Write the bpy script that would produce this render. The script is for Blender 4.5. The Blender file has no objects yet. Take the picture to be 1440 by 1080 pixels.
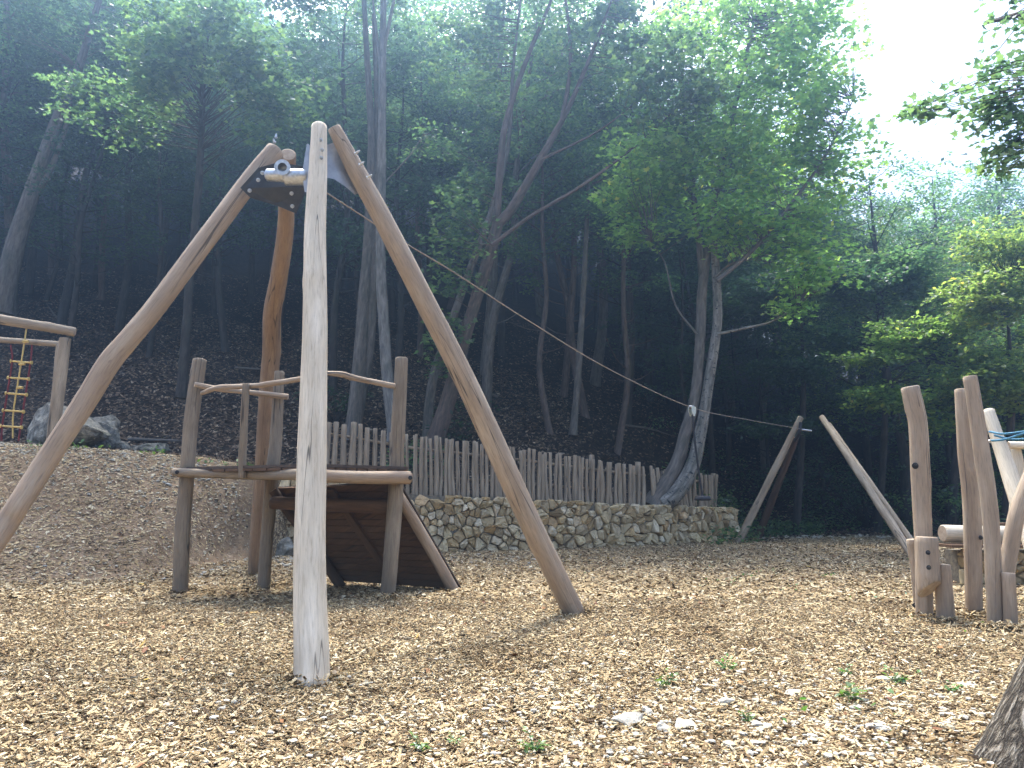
import bpy, math, random
import numpy as np
from math import radians, sin, cos, pi
from mathutils import Vector

C = bpy.context.scene.collection
sc = bpy.context.scene

# ------------------------------------------------------------------ camera, sky, sun, exposure
CAM_H = 1.25
PITCH = radians(8.66)
FPX = 1050.0
cam_d = bpy.data.cameras.new("camera")
cam = bpy.data.objects.new("camera", cam_d); C.objects.link(cam)
cam_d.sensor_fit = 'HORIZONTAL'; cam_d.sensor_width = 36.0
cam_d.lens = 36.0 * FPX / 1440.0
cam_d.clip_start = 0.05; cam_d.clip_end = 2000
cam.location = (0, 0, CAM_H)
cam.rotation_euler = (pi / 2 + PITCH, 0, 0)
sc.camera = cam

SUN_EL = radians(64); SUN_AZ = radians(-14)       # azimuth measured from +Y towards +X
w = bpy.data.worlds.new("World"); sc.world = w; w.use_nodes = True
nt = w.node_tree; nt.nodes.clear()
sky = nt.nodes.new('ShaderNodeTexSky'); sky.sky_type = 'NISHITA'; sky.sun_disc = False
sky.sun_elevation = SUN_EL; sky.sun_rotation = SUN_AZ
sky.air_density = 1.0; sky.dust_density = 6.0; sky.ozone_density = 1.0
bg = nt.nodes.new('ShaderNodeBackground'); bg.inputs[1].default_value = 0.15
wo = nt.nodes.new('ShaderNodeOutputWorld')
nt.links.new(sky.outputs[0], bg.inputs[0]); nt.links.new(bg.outputs[0], wo.inputs[0])

sl = bpy.data.lights.new("sun", 'SUN'); sl.energy = 2.6; sl.angle = radians(12.0); sl.color = (1.0, 0.95, 0.86)
so = bpy.data.objects.new("sun", sl); C.objects.link(so)
sd = Vector((sin(SUN_AZ) * cos(SUN_EL), cos(SUN_AZ) * cos(SUN_EL), sin(SUN_EL)))
so.rotation_euler = sd.to_track_quat('Z', 'Y').to_euler()

sc.view_settings.view_transform = 'Standard'; sc.view_settings.look = 'None'
sc.view_settings.gamma = 1.0; sc.view_settings.exposure = 2.02
sc.render.engine = 'CYCLES'
cy = sc.cycles
cy.max_bounces = 7; cy.diffuse_bounces = 4; cy.glossy_bounces = 2; cy.transmission_bounces = 4
cy.transparent_max_bounces = 4; cy.volume_bounces = 0
cy.use_denoising = True
cy.caustics_reflective = False; cy.caustics_refractive = False

R = np.random.default_rng(7)

# ------------------------------------------------------------------ geometry from the survey of the place
def at(px, py, Y):
    u = (px - 720.0) / FPX; v = (540.0 - py) / FPX
    dy = cos(PITCH) - v * sin(PITCH); dz = sin(PITCH) + v * cos(PITCH)
    return np.array([u / dy * Y, Y, CAM_H + dz / dy * Y])

def ss(a, b, x):
    t = np.clip((x - a) / (b - a), 0, 1); return t * t * (3 - 2 * t)

WX = np.array([-5.6, -4.6, -2.3, 0.4, 2.6, 4.8, 6.75])
WY = np.array([17.3, 17.4, 17.9, 18.7, 19.7, 21.2, 22.8])
def crest_y(x):
    x = np.asarray(x, float)
    return np.interp(x, np.r_[-40, -12, WX, 8.5, 14, 60], np.r_[15.0, 16.0, WY, 25.5, 28.0, 28.0])
def crest_h(x):
    return np.interp(x, [-40, -12, -7, -5, -2.3, 0.5, 3, 6.75, 6.95, 9, 60],
                        [3.4, 2.5, 2.15, 1.8, 1.30, 1.18, 1.05, 0.92, 0.10, 0.0, 0.0])
def wig(x, y, k, s=0.0):
    return (np.sin(x * k + 1.3 + s) * np.sin(y * k * 1.13 + 0.4 + s) + 0.6 * np.sin(x * k * 2.1 - y * k * 1.7 + 2 + s)
            + 0.35 * np.sin(x * k * 4.3 + y * k * 3.1 + s) * np.sin(y * k * 4.9 - x * k * .7)) / 1.95
def H(x, y):
    x = np.asarray(x, float); y = np.asarray(y, float)
    c = crest_y(x); h = crest_h(x)
    wbank = np.interp(x, [-40, -9, -6.4, -5.7, -5.1, 60], [7.5, 6.6, 5.4, 3.0, 0.10, 0.10])
    up = ss(0, 1, (y - (c - wbank)) / wbank)
    z = h * up
    slope = np.interp(x, [-30, 4, 12, 22, 34, 60], [0.56, 0.55, 0.50, 0.40, 0.28, 0.25])
    d = np.maximum(y - c - np.interp(x, [-9, -4, 7, 9], [2.2, 1.2, 0.8, 0.5]), 0)
    d = np.where(d < 1.5, d * d / 3.0, d - 0.75)
    d = np.where(d > 75, 75 + (d - 75) * 0.15, d)
    z = z + slope * d + wig(x, y, 0.5) * 0.35 * np.clip(d / 3, 0, 1)
    flat = 1 - np.clip(d, 0, 1)
    z = z + flat * (wig(x, y, 0.7) * 0.035 + wig(x, y, 4.1, 1.0) * 0.010) * ss(-1, 2, c - y + 1.5)
    return z

def gp(px, py, dz=0.0):
    """point of the ground seen at this place of the survey picture"""
    lo = 2.5
    for Y in np.arange(2.5, 70, 0.05):
        p = at(px, py, Y)
        if p[2] <= H(p[0], p[1]): break
    p[2] = float(H(p[0], p[1])) + dz
    return p

# ------------------------------------------------------------------ mesh helpers
class MB:
    def __init__(s): s.V = []; s.F = []; s.L = []; s.n = 0
    def add(s, V, faces, lc=None, mi=0):
        V = np.asarray(V, float)
        s.V.append(V); s.L.append(V if lc is None else lc)
        for F in faces:
            F = np.asarray(F, dtype=np.int64)
            if F.size: s.F.append((F + s.n, mi))
        s.n += len(V)
    def addm(s, V, flist, lc=None):          # flist: [(faces, material index)]
        V = np.asarray(V, float); s.V.append(V); s.L.append(V if lc is None else lc)
        for F, mi in flist:
            F = np.asarray(F, dtype=np.int64)
            if F.size: s.F.append((F + s.n, mi))
        s.n += len(V)
    def build(s, name, mats, parent=None, smooth=True, lc=True):
        me = bpy.data.meshes.new(name)
        V = np.concatenate(s.V).astype(np.float32)
        ls, tot, mi, sm = [], [], [], []
        for F, m in s.F:
            ls.append(F.ravel()); tot.append(np.full(len(F), F.shape[1])); mi.append(np.full(len(F), m))
        L = np.concatenate(ls).astype(np.int32); T = np.concatenate(tot).astype(np.int32); M = np.concatenate(mi).astype(np.int32)
        me.vertices.add(len(V)); me.vertices.foreach_set("co", V.ravel())
        me.loops.add(len(L)); me.loops.foreach_set("vertex_index", L)
        me.polygons.add(len(T))
        me.polygons.foreach_set("loop_start", (np.cumsum(T) - T).astype(np.int32))
        me.polygons.foreach_set("loop_total", T)
        if not isinstance(mats, (list, tuple)): mats = [mats]
        for m in mats: me.materials.append(m)
        if len(mats) > 1: me.polygons.foreach_set("material_index", M)
        me.polygons.foreach_set("use_smooth", np.full(len(T), bool(smooth)))
        me.update(calc_edges=True)
        if lc:
            a = me.attributes.new("lc", 'FLOAT_VECTOR', 'POINT')
            a.data.foreach_set("vector", np.concatenate(s.L).astype(np.float32).ravel())
        o = bpy.data.objects.new(name, me); C.objects.link(o)
        if parent is not None:
            o.parent = parent
            o.matrix_parent_inverse = parent.matrix_world.inverted() if False else o.matrix_parent_inverse
            if parent.get("_org") is not None:
                pass
        return o

def shift_to(o, org):
    """give a mesh an origin at org without moving it"""
    org = np.asarray(org, float)
    me = o.data; n = len(me.vertices); co = np.empty(n * 3, np.float32)
    me.vertices.foreach_get("co", co); co = co.reshape(-1, 3) - org.astype(np.float32)
    me.vertices.foreach_set("co", co.ravel()); me.update()
    o.location = org

def child(o, parent):
    """parent o (built in world coordinates) to a thing whose rotation is zero"""
    me = o.data
    w_ = np.array(parent.location)
    p = parent.parent
    while p is not None: w_ = w_ + np.array(p.location); p = p.parent
    n = len(me.vertices); co = np.empty(n * 3, np.float32); me.vertices.foreach_get("co", co)
    co = co.reshape(-1, 3); cen = co.mean(0)
    # own origin at own centre, kept relative to the thing
    me.vertices.foreach_set("co", (co - cen).ravel()); me.update()
    o.parent = parent
    o.location = (cen - w_).tolist()
    return o

def thing(name, label, cat, loc, group=None):
    o = bpy.data.objects.new(name, None); C.objects.link(o)
    o.empty_display_size = 0.2
    o.location = [float(v) for v in loc]; o['label'] = label; o['category'] = cat
    if group: o['group'] = group
    return o
def tag(o, label, cat, group=None, kind=None):
    if label: o['label'] = label
    if cat: o['category'] = cat
    if group: o['group'] = group
    if kind: o['kind'] = kind
    return o

def spline(P, step):
    P = np.asarray(P, float)
    if len(P) == 2:
        n = max(2, int(np.linalg.norm(P[1] - P[0]) / step) + 1)
        return P[0] + (P[1] - P[0]) * np.linspace(0, 1, n)[:, None], np.linspace(0, 1, n)
    Q = np.vstack([2 * P[0] - P[1], P, 2 * P[-1] - P[-2]])
    out, par = [], []
    m = len(P) - 1
    for i in range(m):
        p0, p1, p2, p3 = Q[i:i + 4]
        n = max(2, int(np.linalg.norm(p2 - p1) / step) + 1)
        t = np.linspace(0, 1, n, endpoint=(i == m - 1))[:, None]
        out.append(0.5 * ((2 * p1) + (-p0 + p2) * t + (2 * p0 - 5 * p1 + 4 * p2 - p3) * t ** 2 + (-p0 + 3 * p1 - 3 * p2 + p3) * t ** 3))
        par.append((i + t[:, 0]) / m)
    return np.vstack(out), np.concatenate(par)

def frames(P):
    T = np.gradient(P, axis=0); T /= np.linalg.norm(T, axis=1)[:, None] + 1e-9
    N = np.zeros_like(P)
    a = np.array([0, 1, 0.]) if abs(T[0][1]) < 0.9 else np.array([1, 0, 0.])
    n = a - T[0] * a.dot(T[0]); n /= np.linalg.norm(n); N[0] = n
    for i in range(1, len(P)):
        n = N[i - 1] - T[i] * N[i - 1].dot(T[i]); N[i] = n / (np.linalg.norm(n) + 1e-9)
    return T, N, np.cross(T, N)

def tube(mb, P, rad, sides=8, step=0.1, rough=0.0, caps=True, seed=0, flare=0.0, knots=0, chamfer=0.0, capmat=0, zoff=0.0):
    rr = np.random.default_rng(seed)
    P0 = np.asarray(P, float)
    Q, t = spline(P0, step)
    rad = np.atleast_1d(np.asarray(rad, float))
    r = np.interp(t, np.linspace(0, 1, len(rad)), rad) if len(rad) > 1 else np.full(len(t), rad[0])
    s = np.r_[0, np.cumsum(np.linalg.norm(np.diff(Q, axis=0), axis=1))]
    T, N, B = frames(Q)
    th = np.arange(sides) / sides * 2 * pi
    ph = rr.uniform(0, 6.28, 12)
    rm = np.ones((len(Q), sides))
    if rough:
        Lr = max(rad.max(), 0.02)
        ks = 1.0 / Lr
        rm += rough * (0.5 * np.sin(s[:, None] * ks * .35 + ph[0] + np.sin(th + ph[1]) * 1.1)
                       + 0.4 * np.sin(2 * th[None] + ph[2] + s[:, None] * ks * .21)
                       + 0.3 * np.sin(3 * th[None] + ph[3] - s[:, None] * ks * .5)
                       + 0.15 * np.sin(5 * th[None] + ph[4] + s[:, None] * ks * 1.1))
    if flare:
        rm += flare * np.exp(-s / 0.25)[:, None] * (0.6 + 0.5 * np.cos(3 * th[None] + ph[5]) + .25 * np.cos(5 * th[None] + ph[6]))
    for k in range(knots):
        sk = rr.uniform(0.08, 0.95) * s[-1]; tk = rr.uniform(0, 2 * pi); a = rr.uniform(.06, .16)
        wid = rr.uniform(.5, .9)
        dth = (th[None] - tk + pi) % (2 * pi) - pi
        rm += a * np.exp(-((s[:, None] - sk) / (r[:, None] * wid)) ** 2 - (dth / 0.55) ** 2)
    rv = r[:, None] * rm
    V = Q[:, None] + (N[:, None] * np.cos(th)[None, :, None] + B[:, None] * np.sin(th)[None, :, None]) * rv[:, :, None]
    lc = np.stack([np.cos(th)[None] * rv, np.sin(th)[None] * rv, np.broadcast_to(s[:, None], rv.shape)], -1)
    lc = lc + np.array([0, 0, zoff])
    n = len(Q)
    i = np.arange(n - 1)[:, None] * sides; j = np.arange(sides)[None]; j2 = (j + 1) % sides
    F = np.stack([i + j, i + j2, i + sides + j2, i + sides + j], -1).reshape(-1, 4)
    V = V.reshape(-1, 3); lc = lc.reshape(-1, 3)
    fl = [(F, 0)]
    if caps:
        Vs, Ls = [V], [lc]; base = len(V)
        for end, ring, q, tt in ((0, 0, Q[0], -T[0]), (1, n - 1, Q[-1], T[-1])):
            vr = V[ring * sides:(ring + 1) * sides]; lr = lc[ring * sides:(ring + 1) * sides]
            idx = ring * sides + np.arange(sides)
            if chamfer:
                v2 = q + (vr - q) * (1 - chamfer) + tt * r[ring] * chamfer * 0.8
                Vs.append(v2); Ls.append(lr * [1 - chamfer, 1 - chamfer, 1])
                a = idx; b = base + np.arange(sides)
                G = np.stack([a, b, np.roll(b, -1), np.roll(a, -1)], -1)
                if end: G = G[:, ::-1]
                fl.append((G, 0)); base += sides; vr = v2
            Vs.append(vr.copy()); Ls.append(lr * [1, 1, 1]); b = base + np.arange(sides); base += sides
            Vs.append(vr.mean(0)[None] + tt * 0.002); Ls.append(np.array([[0, 0, lr[0, 2]]])); c_ = base; base += 1
            G = np.stack([b, np.roll(b, -1), np.full(sides, c_)], -1)
            if not end: G = G[:, ::-1]
            fl.append((G, capmat))
        V = np.vstack(Vs); lc = np.vstack(Ls)
    mb.addm(V, fl, lc)
    return Q

def poly_prism(mb, poly, thick):
    """poly: (n,3) roughly planar outline, extruded by vector thick"""
    P = np.asarray(poly, float); n = len(P); th = np.asarray(thick, float)
    V = np.vstack([P, P + th, P, P + th, ])
    k = np.arange(n); k2 = (k + 1) % n
    mb.addm(V, [(np.arange(n)[None], 0), (np.arange(n, 2 * n)[::-1][None], 0),
                (np.stack([k + 2 * n, k + 3 * n, k2 + 3 * n, k2 + 2 * n], -1), 0)])

def box_axes(mb, c, ax, ay, az, lc=None):
    c = np.asarray(c, float); ax, ay, az = map(lambda a: np.asarray(a, float) / 2, (ax, ay, az))
    V = np.array([c + i * ax + j * ay + k * az for k in (-1, 1) for (i, j) in ((-1, -1), (1, -1), (1, 1), (-1, 1))])
    F = np.array([[3, 2, 1, 0], [4, 5, 6, 7], [0, 1, 5, 4], [1, 2, 6, 5], [2, 3, 7, 6], [3, 0, 4, 7]])
    l = np.array([[j * .1, k * .02, i * np.linalg.norm(ax)] for k in (-1, 1) for (i, j) in ((-1, -1), (1, -1), (1, 1), (-1, 1))]) + np.asarray(c) * [0.7, .9, .6]
    mb.add(V, [F], l)

# ------------------------------------------------------------------ materials
def newmat(name):
    m = bpy.data.materials.new(name); m.use_nodes = True
    n = m.node_tree; n.nodes.clear()
    out = n.nodes.new('ShaderNodeOutputMaterial')
    return m, n, out
def N(n, t, **kw):
    x = n.nodes.new(t)
    for k, v in kw.items():
        if k.startswith('i_'):
            x.inputs[k[2:].replace('_', ' ')].default_value = v
        else: setattr(x, k, v)
    return x
def ramp(n, fac, stops, interp='LINEAR'):
    r = n.nodes.new('ShaderNodeValToRGB'); r.color_ramp.interpolation = interp
    e = r.color_ramp.elements
    while len(e) > 1: e.remove(e[-1])
    e[0].position = stops[0][0]; e[0].color = tuple(stops[0][1]) + (1,)
    for p, c in stops[1:]:
        q = e.new(p); q.color = tuple(c) + (1,)
    n.links.new(fac, r.inputs[0]); return r.outputs[0]
def mix(n, fac, a, b, mode='MIX'):
    m = n.nodes.new('ShaderNodeMix'); m.data_type = 'RGBA'; m.blend_type = mode
    for s_, v in ((m.inputs[0], fac), (m.inputs[6], a), (m.inputs[7], b)):
        if hasattr(v, 'node'): n.links.new(v, s_)
        elif isinstance(v, (int, float)): s_.default_value = v
        else: s_.default_value = tuple(v) + (1,)
    return m.outputs[2]
def noise(n, vec, scale, detail=4, rough=.55, dist=0.0, sc3=None):
    if sc3 is not None:
        mp = n.nodes.new('ShaderNodeMapping'); mp.inputs['Scale'].default_value = sc3
        n.links.new(vec, mp.inputs[0]); vec = mp.outputs[0]
    t = N(n, 'ShaderNodeTexNoise'); t.inputs['Scale'].default_value = scale
    t.inputs['Detail'].default_value = detail; t.inputs['Roughness'].default_value = rough
    t.inputs['Distortion'].default_value = dist
    n.links.new(vec, t.inputs['Vector']); return t.outputs['Fac']
def math_(n, op, a, b=None, clamp=False):
    m = n.nodes.new('ShaderNodeMath'); m.operation = op; m.use_clamp = clamp
    for s_, v in ((m.inputs[0], a), (m.inputs[1], b)):
        if v is None: continue
        if hasattr(v, 'node'): n.links.new(v, s_)
        else: s_.default_value = v
    return m.outputs[0]
def bump(n, h, strength=.4, dist=.01):
    b = n.nodes.new('ShaderNodeBump'); b.inputs['Strength'].default_value = strength; b.inputs['Distance'].default_value = dist
    n.links.new(h, b.inputs['Height']); return b.outputs[0]
def bsdf(n, out, col, rough=.8, nrm=None, metal=0.0, spec=.3):
    b = n.nodes.new('ShaderNodeBsdfPrincipled')
    if hasattr(col, 'node'): n.links.new(col, b.inputs['Base Color'])
    else: b.inputs['Base Color'].default_value = tuple(col) + (1,)
    if hasattr(rough, 'node'): n.links.new(rough, b.inputs['Roughness'])
    else: b.inputs['Roughness'].default_value = rough
    b.inputs['Metallic'].default_value = metal
    b.inputs['Specular IOR Level'].default_value = spec
    if nrm is not None: n.links.new(nrm, b.inputs['Normal'])
    n.links.new(b.outputs[0], out.inputs[0]); return b

def wood(name, light, mid, dark, crackc=(0.03, 0.025, 0.02), crack=0.012, seed=0.0):
    m, n, out = newmat(name)
    a = N(n, 'ShaderNodeAttribute', attribute_name='lc')
    oi = N(n, 'ShaderNodeObjectInfo')
    add = n.nodes.new('ShaderNodeVectorMath'); add.operation = 'ADD'
    cmb = n.nodes.new('ShaderNodeCombineXYZ')
    n.links.new(math_(n, 'MULTIPLY', oi.outputs['Random'], 37.0), cmb.inputs[2])
    cmb.inputs[0].default_value = seed
    n.links.new(a.outputs['Vector'], add.inputs[0]); n.links.new(cmb.outputs[0], add.inputs[1])
    v = add.outputs[0]
    blot = noise(n, v, 1.0, 5, .6, .1, (9, 9, 1.3))
    grain = noise(n, v, 1.0, 5, .65, .1, (70, 70, 6.0))
    fine = noise(n, v, 1.0, 3, .6, 0, (260, 260, 14))
    dark = tuple(.45 * a_ + .55 * b_ for a_, b_ in zip(dark, mid))
    c = ramp(n, blot, [(.30, dark), (.5, mid), (.72, light)])
    g = ramp(n, grain, [(.30, (.72, .70, .67)), (.5, (1, 1, 1)), (.75, (1.08, 1.07, 1.04))])
    c = mix(n, 1.0, c, g, 'MULTIPLY')
    spot = noise(n, v, 1.0, 2, .5, 0.3, (11, 11, 6))
    sp = ramp(n, spot, [(.22, (.35, .3, .25)), (.31, (1, 1, 1))])
    c = mix(n, .35, c, sp, 'MULTIPLY')
    cr = noise(n, v, 1.0, 2, .4, 0.0, (8, 8, .33))
    d = math_(n, 'ABSOLUTE', math_(n, 'SUBTRACT', cr, .5))
    gate = ramp(n, noise(n, v, 1.0, 1, .5, 0, (3, 3, .9)), [(.44, (0, 0, 0)), (.54, (1, 1, 1))])
    cm = math_(n, 'MULTIPLY', ramp(n, d, [(crack * .35, (1, 1, 1)), (crack, (0, 0, 0))]), gate)
    c = mix(n, math_(n, 'MULTIPLY', cm, .8), c, crackc)
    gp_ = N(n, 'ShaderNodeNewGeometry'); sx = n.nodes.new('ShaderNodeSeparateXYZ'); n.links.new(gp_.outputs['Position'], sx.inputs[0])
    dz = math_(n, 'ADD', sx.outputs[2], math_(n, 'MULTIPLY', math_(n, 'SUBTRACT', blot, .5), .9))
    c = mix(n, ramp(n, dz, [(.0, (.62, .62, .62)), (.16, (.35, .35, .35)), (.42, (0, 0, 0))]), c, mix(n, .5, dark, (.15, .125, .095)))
    hgt = math_(n, 'ADD', math_(n, 'MULTIPLY', grain, .5), math_(n, 'MULTIPLY', fine, .35))
    hgt = math_(n, 'SUBTRACT', hgt, math_(n, 'MULTIPLY', cm, 1.2))
    hgt = math_(n, 'ADD', hgt, math_(n, 'MULTIPLY', blot, .35))
    bsdf(n, out, c, .78, bump(n, hgt, .55, .006), spec=.25)
    return m
def endgrain(name, light, dark):
    m, n, out = newmat(name)
    a = N(n, 'ShaderNodeAttribute', attribute_name='lc')
    mp = n.nodes.new('ShaderNodeMapping'); mp.inputs['Scale'].default_value = (1, 1, 0)
    n.links.new(a.outputs['Vector'], mp.inputs[0])
    ln = n.nodes.new('ShaderNodeVectorMath'); ln.operation = 'LENGTH'; n.links.new(mp.outputs[0], ln.inputs[0])
    nn = noise(n, mp.outputs[0], 14, 3)
    x = math_(n, 'ADD', ln.outputs['Value'], math_(n, 'MULTIPLY', nn, .02))
    wv = math_(n, 'SINE', math_(n, 'MULTIPLY', x, 700))
    f = math_(n, 'ADD', math_(n, 'MULTIPLY', wv, .22), math_(n, 'MULTIPLY', nn, 1.0))
    c = ramp(n, f, [(.2, dark), (.7, light)])
    bsdf(n, out, c, .85, bump(n, nn, .4, .004))
    return m

M = {}
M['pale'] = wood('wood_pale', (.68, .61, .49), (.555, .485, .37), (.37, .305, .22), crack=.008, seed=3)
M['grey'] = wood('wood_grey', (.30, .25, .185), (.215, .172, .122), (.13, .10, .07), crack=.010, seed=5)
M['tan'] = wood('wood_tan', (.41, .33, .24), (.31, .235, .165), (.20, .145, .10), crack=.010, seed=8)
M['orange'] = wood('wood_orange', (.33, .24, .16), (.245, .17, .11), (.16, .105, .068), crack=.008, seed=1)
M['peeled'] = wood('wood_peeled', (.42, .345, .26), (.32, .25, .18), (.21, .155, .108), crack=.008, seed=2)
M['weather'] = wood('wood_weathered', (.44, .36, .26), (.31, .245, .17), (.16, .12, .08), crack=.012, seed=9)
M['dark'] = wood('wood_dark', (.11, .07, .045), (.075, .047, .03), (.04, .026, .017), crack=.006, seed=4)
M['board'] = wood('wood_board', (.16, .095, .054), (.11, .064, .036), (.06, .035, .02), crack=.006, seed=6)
M['end'] = endgrain('end_grain', (.46, .37, .27), (.24, .17, .11))

def simple(name, col, rough=.6, metal=0.0, var=.25, scale=20, bs=.2):
    m, n, out = newmat(name)
    g = N(n, 'ShaderNodeTexCoord')
    f = noise(n, g.outputs['Object'], scale, 4)
    c0 = tuple(max(0, x * (1 - var)) for x in col); c1 = tuple(min(1, x * (1 + var)) for x in col)
    bsdf(n, out, ramp(n, f, [(.3, c0), (.7, c1)]), rough, bump(n, f, bs, .004), metal, .4)
    return m
M['galv'] = simple('galvanised_steel', (.42, .44, .46), .42, .85, .25, 30)
M['plate'] = simple('dark_steel_plate', (.035, .037, .042), .5, .3, .3, 12)
M['plate2'] = simple('grey_steel_plate', (.30, .31, .33), .45, .7, .2, 9)
M['cable'] = simple('steel_cable', (.26, .22, .18), .7, .2, .2, 80)
M['black'] = simple('black_rubber', (.015, .015, .017), .6, 0, .3, 40)
M['yellow'] = simple('yellow_plastic', (.55, .40, .13), .5, 0, .15, 20)
M['redrope'] = simple('red_rope', (.14, .02, .022), .8, 0, .3, 90)
M['bluerope'] = simple('blue_rope', (.06, .20, .30), .75, 0, .35, 90)
M['mat'] = simple('deck_edge', (.075, .055, .042), .85, 0, .3, 15)

def island_mat(name, stops, rough=.85, tex=None, bs=.3, interp='LINEAR', spec=.2, patch=False):
    m, n, out = newmat(name)
    g = N(n, 'ShaderNodeNewGeometry')
    c = ramp(n, g.outputs['Random Per Island'], stops, interp)
    tc = N(n, 'ShaderNodeTexCoord')
    f = noise(n, tc.outputs['Object'], tex or 30, 4, .6)
    c = mix(n, 1.0, c, ramp(n, f, [(.25, (.68, .66, .62)), (.7, (1.12, 1.12, 1.1))]), 'MULTIPLY')
    if patch:
        p1 = noise(n, tc.outputs['Object'], .9, 5, .62, .6)
        c = mix(n, 1.0, c, ramp(n, p1, [(.34, (.66, .60, .52)), (.45, (1.0, .97, .91)), (.56, (1.14, 1.13, 1.10)), (.68, (1.28, 1.27, 1.23))]), 'MULTIPLY')
    bsdf(n, out, c, rough, bump(n, f, bs, .01), spec=spec)
    return m
M['chip'] = island_mat('wood_chips', [(0, (.045, .030, .018)), (.12, (.12, .080, .044)), (.30, (.24, .172, .093)), (.58, (.35, .270, .152)), (.84, (.46, .372, .228)), (.96, (.60, .54, .40)), (1, (.27, .22, .17))], .85, 60, .3, patch=True)
M['litter'] = island_mat('leaf_litter', [(0, (.03, .02, .014)), (.35, (.09, .06, .038)), (.65, (.15, .105, .07)), (.88, (.24, .18, .125)), (1, (.42, .35, .26))], .9, 40, .3)
M['stone'] = island_mat('limestone', [(0, (.28, .21, .12)), (.2, (.52, .38, .20)), (.4, (.40, .32, .20)), (.6, (.62, .50, .30)), (.8, (.50, .41, .27)), (.93, (.66, .57, .41)), (1, (.46, .29, .12))], .88, 9, .8)
M['pebble'] = island_mat('pale_stone', [(0, (.30, .26, .18)), (.35, (.42, .37, .27)), (.6, (.36, .35, .31)), (1, (.52, .48, .39))], .85, 25, .5)

def boulder_mat():
    m, n, out = newmat('mossy_rock')
    tc = N(n, 'ShaderNodeTexCoord')
    f = noise(n, tc.outputs['Object'], 3.0, 7, .65)
    c = ramp(n, f, [(.32, (.12, .115, .095)), (.5, (.32, .305, .255)), (.66, (.52, .50, .43))])
    f2 = noise(n, tc.outputs['Object'], 1.3, 4)
    c = mix(n, ramp(n, f2, [(.55, (0, 0, 0)), (.68, (.6, .6, .6))]), c, (.06, .075, .035))
    f3 = noise(n, tc.outputs['Object'], 9.0, 8, .7)
    c = mix(n, 1.0, c, ramp(n, f3, [(.35, (.45, .45, .43)), (.6, (1.1, 1.1, 1.1))]), 'MULTIPLY')
    bsdf(n, out, c, .9, bump(n, f3, 1.0, .12)); return m
M['boulder'] = boulder_mat()

def leaf_mat(name, stops, trans=.5, tfac=1.8):
    m, n, out = newmat(name)
    g = N(n, 'ShaderNodeNewGeometry')
    oi = N(n, 'ShaderNodeObjectInfo')
    c = ramp(n, g.outputs['Random Per Island'], stops)
    hs = N(n, 'ShaderNodeHueSaturation'); n.links.new(c, hs.inputs['Color'])
    n.links.new(math_(n, 'ADD', math_(n, 'MULTIPLY', oi.outputs['Random'], .035), .485), hs.inputs['Hue'])
    n.links.new(math_(n, 'ADD', math_(n, 'MULTIPLY', oi.outputs['Random'], .35), .82), hs.inputs['Value'])
    c = hs.outputs[0]
    d = N(n, 'ShaderNodeBsdfDiffuse'); n.links.new(c, d.inputs[0])
    t = N(n, 'ShaderNodeBsdfTranslucent')
    n.links.new(mix(n, 1.0, c, (tfac * .95, tfac * 1.0, tfac * .72), 'MULTIPLY'), t.inputs[0])
    mx = N(n, 'ShaderNodeMixShader'); mx.inputs[0].default_value = trans
    n.links.new(d.outputs[0], mx.inputs[1]); n.links.new(t.outputs[0], mx.inputs[2])
    gl = N(n, 'ShaderNodeBsdfGlossy'); gl.inputs['Roughness'].default_value = .38; gl.inputs[0].default_value = (.9, .95, 1, 1)
    m2 = N(n, 'ShaderNodeMixShader'); m2.inputs[0].default_value = .045
    n.links.new(mx.outputs[0], m2.inputs[1]); n.links.new(gl.outputs[0], m2.inputs[2])
    n.links.new(m2.outputs[0], out.inputs[0]); return m
M['leaf_dark'] = leaf_mat('leaves_dark', [(0, (.024, .052, .034)), (.6, (.040, .085, .050)), (1, (.07, .125, .062))], .5)
M['leaf_mid'] = leaf_mat('leaves_mid', [(0, (.038, .078, .042)), (.6, (.066, .128, .060)), (1, (.12, .19, .072))], .6, 2.3)
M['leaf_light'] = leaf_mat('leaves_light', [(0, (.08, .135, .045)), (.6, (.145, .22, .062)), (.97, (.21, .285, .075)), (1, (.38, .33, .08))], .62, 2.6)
M['leaf_dry'] = leaf_mat('leaves_grass', [(0, (.05, .12, .025)), (1, (.14, .24, .05))], .4)

def bark_mat(name, c0, c1, c2, spots=None, bs=.6, sc3=(14, 14, 3)):
    m, n, out = newmat(name)
    a = N(n, 'ShaderNodeAttribute', attribute_name='lc')
    v = a.outputs['Vector']
    f = noise(n, v, 1, 5, .65, .3, sc3)
    big = noise(n, v, 1, 3, .5, 0, (2.5, 2.5, 1.1))
    c = ramp(n, f, [(.3, c0), (.5, c1), (.7, c2)])
    c = mix(n, ramp(n, big, [(.5, (0, 0, 0)), (.7, (.55, .55, .55))]), c, (.035, .045, .022))
    if spots:
        sp = noise(n, v, 1, 2, .5, .2, (7, 7, 18))
        c = mix(n, ramp(n, sp, [(.62, (0, 0, 0)), (.67, (1, 1, 1))]), c, spots)
    bsdf(n, out, c, .9, bump(n, f, bs, .02)); return m
M['bark'] = bark_mat('bark_grey', (.075, .065, .055), (.14, .125, .105), (.22, .20, .175))
M['bark_pale'] = bark_mat('bark_pale', (.10, .095, .085), (.19, .18, .16), (.29, .275, .25), bs=.3)
M['bark_dark'] = bark_mat('bark_dark', (.024, .021, .018), (.047, .041, .035), (.085, .075, .065))
M['bark_brown'] = bark_mat('bark_brown', (.06, .042, .033), (.115, .085, .068), (.18, .14, .115))
M['bark_white'] = bark_mat('bark_white', (.07, .065, .055), (.19, .18, .155), (.36, .345, .31), spots=(.02, .02, .018))
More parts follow.
